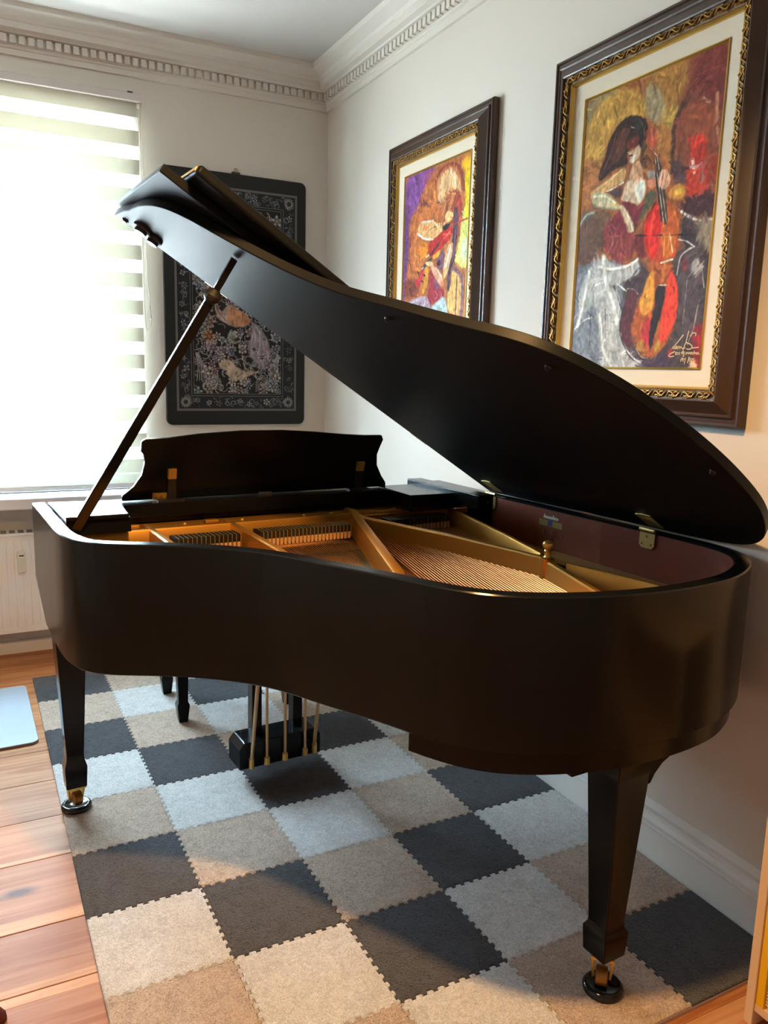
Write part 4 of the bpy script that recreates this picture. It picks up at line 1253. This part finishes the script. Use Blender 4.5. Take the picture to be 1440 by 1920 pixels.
# strings
def inner_v(u):
    best = 2
    for k in range(len(F2) - 1):
        a, b_ = F2[k], F2[k + 1]
        if (a[0] - u) * (b_[0] - u) <= 0 and a[0] != b_[0]:
            t = (u - a[0]) / (b_[0] - a[0]); v = a[1] + (b_[1] - a[1]) * t
            if v < 1.3: best = min(best, v)
    return best
sb, ss = MB(), MB()
for k in range(40):
    u0 = -0.478 + 0.0093 * k
    dv = 0.27
    v1 = 1.32
    while v1 > 0.12 and inner_v(u0 - dv * (1.32 - v1)) < v1 - 0.02: v1 -= 0.02
    v1 = max(v1, 0.34)
    sb.tube([(u0, 1.34, 0.884), (u0 - dv * (1.32 - v1), v1, 0.880)], 0.0013 + 0.00002 * k, 5)
for k in range(104):
    u0 = -1.405 + 0.0088 * k
    if abs(u0 + 1.19) < 0.012 or abs(u0 + 0.94) < 0.012: continue
    f_ = max(0, (u0 + 0.94) / 0.44)
    dv = 0.02 + 0.26 * f_
    v1 = 1.32
    while v1 > 0.15 and inner_v(u0 - dv * (1.32 - v1)) < v1 - 0.03: v1 -= 0.02
    if v1 > 1.28: continue
    ss.tube([(u0, 1.34, 0.872), (u0 - dv * (1.32 - v1), v1, 0.868)], 0.0009, 4)
tag(sb.build('bass_strings', W['copper'], pn), kind='stuff')
tag(ss.build('steel_strings', W['steel'], pn), kind='stuff')
# bridges and red felt along the hitch rail
B1, B2 = offset(OUT, SG * 0.135), offset(OUT, SG * 0.155)
rb = [[(B1[k][0], B1[k][1], 0.855), (B1[k][0], B1[k][1], 0.8665), (B2[k][0], B2[k][1], 0.8665), (B2[k][0], B2[k][1], 0.855)] for k in range(len(OUT)) if OUT[k][1] < 0.75 and OUT[k][0] < -0.35]
MB().loft(rb).build('felt_strip', W['red'], pn)
G1, G2 = offset(OUT, SG * 0.20), offset(OUT, SG * 0.235)
rb = [[(G1[k][0], G1[k][1], 0.815), (G1[k][0], G1[k][1], 0.862), (G2[k][0], G2[k][1], 0.862), (G2[k][0], G2[k][1], 0.815)] for k in range(len(OUT)) if OUT[k][1] < 0.90 and OUT[k][0] < -0.45]
MB().loft(rb).build('bridge', W['dwood'], pn)
# dampers, one by one
dh = MB().box(-0.0046, 0.0046, -0.050, 0.012, 0.022, 0.044).add([], []).mesh('damper', W['damp'], True, 30)
df = MB().box(-0.0040, 0.0040, -0.050, -0.004, 0.0, 0.021).mesh('damper_felt', W['dwood'], False)
dwm = MB().box(-0.0007, 0.0007, -0.0515, 0.012, 0.006, 0.0452).mesh('damper_wire', W['brassdull'], False)
def dampers(u0, u1, v0, v1, n, wire=True):
    for k in range(n):
        t = (k + 0.5) / n
        o = inst('damper', dh, (u0 + (u1 - u0) * t, v0 + (v1 - v0) * t, 0.884), parent=pn)
        inst('damper_felt', df, parent=o)
        if wire: inst('damper_wire', dwm, (0.0060, 0, 0), parent=o)
dampers(-1.165, -0.965, 1.235, 1.235, 15)
dampers(-0.905, -0.590, 1.235, 1.240, 24)
dampers(-0.440, -0.185, 1.245, 1.260, 17, False)

# stretcher rail, music shelf, cheek blocks
MB().box(-1.450, -0.010, 1.475, 1.535, 0.925, 0.985).build('stretcher_rail', W['black'], pn, bevel=0.004)
MB().box(-1.450, -0.010, 1.30, 1.46, 0.8, 0.842).build('pin_block', W['dwood'], pn)
ms = MB().prism([(-1.449, 1.215), (-1.44, 1.275), (-1.270, 1.273), (-1.252, 1.45), (-1.256, 1.53), (-1.449, 1.56)], ZT - 0.006, ZT + 0.006, lambda p, q, h: (p, q, h))
ms.build('music_shelf', W['black'], pn, bevel=0.003)
MB().box(-1.448, -1.262, 1.285, 1.33, ZT - 0.050, ZT - 0.006).build('shelf_runner', W['black'], pn, bevel=0.002)
MB().prism([(-0.325, 1.258), (-0.150, 1.247), (-0.150, 1.50), (-0.315, 1.50)], ZT - 0.004, ZT + 0.008, lambda p, q, h: (p, q, h)).build('music_shelf', W['black'], pn, bevel=0.003)
MB().box(-0.322, -0.015, 1.262, 1.32, ZT - 0.050, ZT - 0.004).build('shelf_runner', W['black'], pn, bevel=0.002)
MB().box(-0.150, -0.085, 1.10, 1.56, ZT - 0.030, ZT + 0.020).build('lid_ledge', W['black'], pn, bevel=0.003)
MB().lathe([(0.0045, 0), (0.0045, 0.004)], (-0.112, 1.0965, ZT - 0.004), 10, 'y').build('ledge_screw', W['blackmat'], pn)
MB().box(-1.30, -0.28, 1.445, 1.56, ZT - 0.042, ZT + 0.002).build('desk_tray', W['black'], pn, bevel=0.002)
MB().box(-1.44, -0.02, 1.53, 1.55, 0.72, 0.99).build('fallboard', W['black'], pn, bevel=0.006)
MB().box(-1.44, -0.02, 1.585, 1.605, 0.655, 0.72).build('key_slip', W['black'], pn, bevel=0.004)
# music desk
DK = [(-1.24, 0.997), (-1.241, 1.014), (-1.207, 1.042), (-1.182, 1.08), (-1.174, 1.12), (-1.178, 1.147), (-1.187, 1.157), (-1.186, 1.188), (-1.173, 1.196), (-1.103, 1.198), (-1.005, 1.209), (-0.867, 1.217),
      (-0.721, 1.217), (-0.605, 1.21), (-0.483, 1.199), (-0.399, 1.194), (-0.332, 1.193), (-0.322, 1.176), (-0.331, 1.151), (-0.339, 1.121), (-0.333, 1.081), (-0.308, 1.041), (-0.285, 1.013), (-0.282, 0.997)]
dv_ = lambda zz: 1.50 - 0.25 * (zz - 0.99)
TD = lambda p, q, h: (p, dv_(q) + h, q - 0.002)
MB().prism(DK, 0.0, 0.020, TD).build('music_desk', W['black'], pn, bevel=0.004, seg=2)
for u, zt_ in ((-1.090, 1.075), (-0.408, 1.073)):
    st = MB().prism([(u - 0.014, 0.985), (u + 0.018, 0.985), (u + 0.012, zt_), (u - 0.012, zt_)], -0.014, -0.004, TD).build('desk_brace', W['blackmat'], pn, bevel=0.001)
    MB().prism([(u - 0.013, zt_ - 0.010), (u + 0.013, zt_ - 0.010), (u + 0.013, zt_ + 0.024), (u - 0.013, zt_ + 0.024)], -0.0155, -0.0005, TD).build('brace_plate', W['brass'], st)
    MB().box(u - 0.05, u + 0.035, 1.452, 1.486, ZT + 0.002, ZT + 0.008).build('brace_foot', W['blackmat'], st)
hb = MB().prism([(-1.148, 0.998), (-1.092, 0.996), (-1.092, 1.018), (-1.148, 1.020)], -0.005, -0.0005, TD).build('desk_hinge', W['brass'], pn)
for k in range(3):
    MB().lathe([(0.0042, -0.002), (0.0035, 0.0)], (-1.138 + 0.018 * k, dv_(1.008) - 0.0055, 1.006), 8, 'y').build('hinge_screw', W['golddk'], hb)
dl = MB()
for k in range(9):
    x = -0.787 + 0.0055 * k
    ribbon(dl, [(x, 0.998), (x + 0.002, 1.003), (x + 0.004, 0.998)], 0.0016, lambda p, q, h: TD(p, q, -0.0008 + h))
dl.build('desk_mark', W['goldink'], pn)

# ------------------------------------------------------------------ lid
UH, ZH, TH = 0.020, 1.003, R(32.0)
def TL(s, v, n):
    return (UH - s * math.cos(TH) + n * math.sin(TH), v, ZH + s * math.sin(TH) + n * math.cos(TH))
LO = offset(OUT, -SG * 0.012)
lid_pts = [(UH - p[0], p[1]) for p in LO if p[1] < 1.25]
lid_pts = [(1.536, 1.290)] + [(1.530, 1.20)] + [p for p in lid_pts if p[1] < 1.17] + [(-0.035, 1.25), (-0.035, 1.29)]
clean = [lid_pts[0]]
for p in lid_pts[1:]:
    if math.hypot(p[0] - clean[-1][0], p[1] - clean[-1][1]) > 0.004: clean.append(p)
lid_pts = clean
MB().prism(lid_pts, 0.0, 0.024, TL).build('lid', W['blackv'], pn, bevel=0.003, seg=2, ang=30)
fl = MB().prism([(1.545, 0.842), (1.545, 1.288), (-0.02, 1.288), (-0.02, 0.842)], 0.027, 0.049, TL).build('front_flap', W['blackv'], pn, bevel=0.003)
MB().prism([(1.490, 0.772), (1.490, 1.16), (-0.01, 1.16), (-0.01, 0.772)], 0.052, 0.078, TL).build('flap_leaf', W['blackv'], pn, bevel=0.009, seg=3)
MB().prism([(1.4925, 0.785), (1.4925, 1.15), (1.4895, 1.15), (1.4895, 0.785)], 0.060, 0.071, TL).build('lit_leaf_end', W['brassdull'], fl)  # pale brass strip: light catching the leaf's end face, put in as colour
for k in (0.35, 0.78, 1.2):
    MB().prism([(k - 0.04, 1.286), (k + 0.04, 1.286), (k + 0.04, 1.294), (k - 0.04, 1.294)], 0.0, 0.049, TL).build('flap_hinge', W['brassdull'], fl)
def bumper(s, v, r, h, name='bumper'):
    m_ = MB(); rings = []
    for rr, hh in ((r, -0.0002), (r * 0.95, -h * 0.35), (r * 0.7, -h * 0.5), (r * 0.66, -h)):
        rings.append([TL(s + rr * math.cos(a), v + rr * math.sin(a), hh) for a in [2 * math.pi * k / 14 for k in range(14)]])
    m_.loft(rings).build(name, W['blackmat'], pn)
bumper(1.466, 1.215, 0.026, 0.018, 'lid_bumper')
bumper(1.424, 1.235, 0.024, 0.018, 'lid_bumper')
bumper(1.507, 1.262, 0.010, 0.006, 'lid_bumper')
for s, v in ((1.007, 0.572), (0.816, 0.203), (0.424, 0.047)):
    bumper(s, v, 0.008, 0.008, 'lid_bumper')
# lid hinges
for v in (1.205, 0.487):
    e_ = empty('lid_hinge', (0, v, 0), 0, pn)
    u0 = spine_u - 0.002
    pts = [(-0.027, ZT - 0.004), (0.027, ZT - 0.004), (0.027, ZT - 0.040), (0.018, ZT - 0.048), (-0.018, ZT - 0.048), (-0.027, ZT - 0.040)]
    MB().prism(pts, 0, 0.003, lambda p, q, h: (u0 - h, p, q)).build('rim_leaf', W['brassdull'], e_)
    MB().prism([(0.0, -0.028), (0.075, -0.028), (0.078, 0.0), (0.070, 0.028), (0.0, 0.028)], -0.003, -0.0003, lambda p, q, h: TL(p, q, h)).build('lid_leaf', W['brassdull'], e_)
    MB().tube([(u0 - 0.003, -0.027, ZT + 0.005), (u0 - 0.003, 0.027, ZT + 0.005)], 0.0055, 8).build('knuckle', W['brassdull'], e_)
    for a, b_ in ((0.0, -0.014), (-0.016, -0.036), (0.016, -0.036)):
        MB().lathe([(0.0038, -0.0012), (0.0030, 0.0)], (u0 - 0.0031, a, ZT + b_), 8, 'x').build('hinge_screw', W['golddk'], e_)
# prop stick
base_p = Vector((-1.425, 1.30, 0.938))
top_p = Vector(TL(1.288, 0.920, -0.004))
dp = (top_p - base_p).normalized()
mid = base_p + (top_p - base_p) * 0.882
side = dp.cross(Vector((0, 1, 0))).normalized(); oth = side.cross(dp)
def bar(a, b_, w, t, w2=None, t2=None):
    rr = []
    for p, ww, tt in ((a, w, t), (b_, w2 or w, t2 or t)):
        rr.append([p + side * sx * ww / 2 + oth * sy * tt / 2 for sx, sy in ((-1, -1), (1, -1), (1, 1), (-1, 1))])
    return MB().loft(rr)
ps = bar(base_p, mid, 0.030, 0.022, 0.024, 0.018).build('prop_stick', W['black'], pn, bevel=0.003)
bar(mid, top_p, 0.017, 0.012).build('prop_tip', W['black'], ps, bevel=0.002)
cm_ = MB(); rings = []
for h, r in ((-0.022, 0.010), (-0.012, 0.019), (-0.004, 0.024), (0.004, 0.024), (0.012, 0.016), (0.018, 0.010)):
    rings.append([mid + dp * h + (side * math.cos(a) + oth * math.sin(a)) * r for a in [2 * math.pi * k / 8 for k in range(8)]])
cm_.loft(rings).build('prop_collar', W['blackmat'], ps)
MB().box(-1.448, -1.405, 1.265, 1.335, 0.915, 0.942).build('prop_bracket', W['black'], pn, bevel=0.002)
# maker's decal on the spine lining (worn, not legible)
dc = empty('rim_decal', (0, 0, 0), 0, pn)
TDc = lambda p, q, h: (spine_u - 0.0014 - h, p, q)
def dprism(pts, h0, h1, m_, nm): MB().prism(pts, h0, h1, TDc).build(nm, m_, dc)
dprism([(0.930, 0.952), (0.930, 0.968), (0.915, 0.977), (0.890, 0.973), (0.865, 0.977), (0.850, 0.968), (0.850, 0.952)], 0, 0.0004, W['faintink'], 'decal_cartouche')
dprism([(0.945, 0.930), (0.945, 0.950), (0.835, 0.950), (0.835, 0.930)], 0, 0.0005, W['goldink'], 'decal_banner')
dprism([(0.902, 0.932), (0.902, 0.953), (0.880, 0.953), (0.880, 0.932)], 0, 0.0007, W['blueink'], 'decal_shield')
m_ = MB()
for k in range(8):
    x = 0.922 - 0.0085 * k
    ribbon(m_, [(x, 0.957), (x - 0.003, 0.968 if k in (0, 5) else 0.963), (x - 0.006, 0.957), (x - 0.0085, 0.961)], 0.0042, lambda p, q, h: TDc(p, q, 0.0006 + h))
m_.build('decal_script', W['whiteink'], dc)
m_ = MB()
for cy, cz, r in ((0.890, 0.912, 0.030), (0.890, 0.912, 0.022), (0.890, 0.912, 0.014), (0.935, 0.905, 0.016), (0.845, 0.905, 0.016), (0.890, 0.890, 0.016)):
    pts = [(cy + r * math.cos(a), cz + 0.7 * r * math.sin(a)) for a in [2 * math.pi * k / 18 for k in range(19)]]
    ribbon(m_, pts, 0.0016, lambda p, q, h: TDc(p, q, 0.0002 + h))
m_.build('decal_medals', W['faintink'], dc)

# ------------------------------------------------------------------ legs, casters, lyre
def sq(cu, cv, hu, hv, zz): return [(cu - hu, cv - hv, zz), (cu + hu, cv - hv, zz), (cu + hu, cv + hv, zz), (cu - hu, cv + hv, zz)]
def piano_leg(u, v, top, levels, rot_c):
    lg = MB().loft([sq(u, v, hu, hv, zz) for zz, hu, hv in levels]).build('leg', W['black'], pn, bevel=0.003)
    zb_ = levels[0][0]
    ce = empty('caster', (u, v, 0), R(rot_c), lg)
    MB().box(-0.026, 0.026, -0.026, 0.026, zb_ - 0.008, zb_).build('caster_plate', W['brass'], ce)
    for sx in (-1, 1):
        MB().loft([[(sx * 0.019 - 0.003, -0.004, 0.030), (sx * 0.019 + 0.003, -0.004, 0.030), (sx * 0.019 + 0.003, 0.006, 0.030), (sx * 0.019 - 0.003, 0.006, 0.030)],
                   [(sx * 0.024 - 0.003, -0.012, zb_ - 0.008), (sx * 0.024 + 0.003, -0.012, zb_ - 0.008), (sx * 0.024 + 0.003, 0.012, zb_ - 0.008), (sx * 0.024 - 0.003, 0.012, zb_ - 0.008)]]).build('fork', W['brass'], ce)
    MB().lathe([(0.016, -0.0145), (0.0225, -0.012), (0.0235, 0.0), (0.0225, 0.012), (0.016, 0.0145)], (0, -0.008, 0.0415), 20, 'x').build('wheel', mat('caster_wheel_bronze', srgb(150, 110, 50), 0.35, metal=0.85), ce)
    return lg
tail = [(0.098, 0.034, 0.034), (0.160, 0.037, 0.037), (0.172, 0.030, 0.030), (0.182, 0.029, 0.029), (0.36, 0.038, 0.038), (0.555, 0.049, 0.047), (0.562, 0.052, 0.050), (0.600, 0.054, 0.052)]
lt = piano_leg(-0.477, 0.112, 0.62, tail, -48)
# curved bracket and top block of the tail leg
br = [(-0.430, 0.530), (-0.424, 0.532), (-0.412, 0.552), (-0.390, 0.572), (-0.355, 0.588), (-0.300, 0.596), (-0.220, 0.602), (-0.220, 0.640), (-0.430, 0.640)]
MB().prism(br, 0.065, 0.160, lambda p, q, h: (p, h, q)).build('bracket', W['black'], lt, bevel=0.002)
MB().box(-0.600, -0.33, 0.130, 0.40, 0.557, 0.640).build('leg_plate', W['black'], lt, bevel=0.003)
front = [(0.085, 0.031, 0.031), (0.155, 0.034, 0.034), (0.180, 0.027, 0.027), (0.20, 0.0265, 0.0265), (0.45, 0.038, 0.038), (0.645, 0.048, 0.048)]
piano_leg(-1.417, 1.490, 0.66, front, 10)
piano_leg(-0.055, 1.490, 0.66, front, 10)
ly = empty('pedal_lyre', (0, 0, 0), 0, pn)
MB().box(-0.842, -0.806, 1.42, 1.465, 0.14, 0.655).build('lyre_post', W['black'], ly, bevel=0.003)
MB().box(-0.688, -0.652, 1.42, 1.465, 0.14, 0.655).build('lyre_post', W['black'], ly, bevel=0.003)
bx = [(-0.910, 0.064), (-0.605, 0.064), (-0.605, 0.135), (-0.625, 0.160), (-0.890, 0.160), (-0.910, 0.135)]
MB().prism(bx, 1.365, 1.475, lambda p, q, h: (p, h, q)).build('pedal_box', W['black'], ly, bevel=0.004)
for u in (-0.815, -0.748, -0.672):
    r_ = MB().tube([(u, 1.352, 0.095), (u, 1.352, 0.655)], 0.0052, 8).build('pedal_rod', W['rod'], ly)
    MB().lathe([(0.010, 0.074), (0.010, 0.098), (0.006, 0.102)], (u, 1.352, 0), 10).build('rod_socket', W['brass'], r_)
    pd = MB().box(u - 0.014, u + 0.014, 1.475, 1.57, 0.076, 0.084).build('pedal', W['brass'], ly, bevel=0.003)
for a, b_ in (((-0.868, 1.360, 0.095), (-0.965, 1.02, 0.655)), ((-0.632, 1.360, 0.098), (-0.800, 0.95, 0.655))):
    r_ = MB().tube([a, b_], 0.0062, 8).build('lyre_brace', W['rod'], ly)
    MB().lathe([(0.009, -0.028), (0.009, 0.008), (0.006, 0.012)], a, 10).build('brace_socket', W['brass'], r_)
# caster cups on the mat
for u, v, lb in ((-0.477, 0.106, 'glossy black caster cup under the tail leg, nearest the camera'), (-1.417, 1.490, 'glossy black caster cup under the front leg at the mat\'s left edge'),
                 (-0.055, 1.490, 'black caster cup under the hidden front leg by the picture wall')):
    p = Vector((-0.03 + u * math.cos(PA) - v * math.sin(PA), -3.06 + u * math.sin(PA) + v * math.cos(PA), 0.0125))
    c = tag(MB().lathe([(0.040, 0.0), (0.046, 0.004), (0.047, 0.014), (0.042, 0.020), (0.036, 0.0205), (0.030, 0.016), (0.012, 0.0145), (0.0005, 0.0143)], (0, 0, 0), 36).build('caster_cup', W['gloss'], ang=50), lb, 'caster cup', 'caster cups under the piano')
    c.location = p

# ------------------------------------------------------------------ piano bench behind the piano
bn = tag(empty('piano_bench', (-0.855, -0.995, 0.0135), 0.0), 'black piano bench with tapered legs standing behind the lyre', 'bench')
for sx in (-1, 1):
    for sy in (-1, 1):
        u, v = sx * 0.224, sy * 0.156
        MB().loft([sq(u, v, h, h, zz) for zz, h in ((0.0, 0.016), (0.006, 0.018), (0.062, 0.024), (0.074, 0.025), (0.088, 0.019), (0.26, 0.023), (0.42, 0.027))]).build('leg', W['black'], bn, bevel=0.002)
MB().box(-0.262, 0.262, -0.192, 0.192, 0.42, 0.485).build('apron', W['black'], bn, bevel=0.003)
MB().box(-0.275, 0.275, -0.205, 0.205, 0.485, 0.525).build('seat', W['black'], bn, bevel=0.012, seg=3)
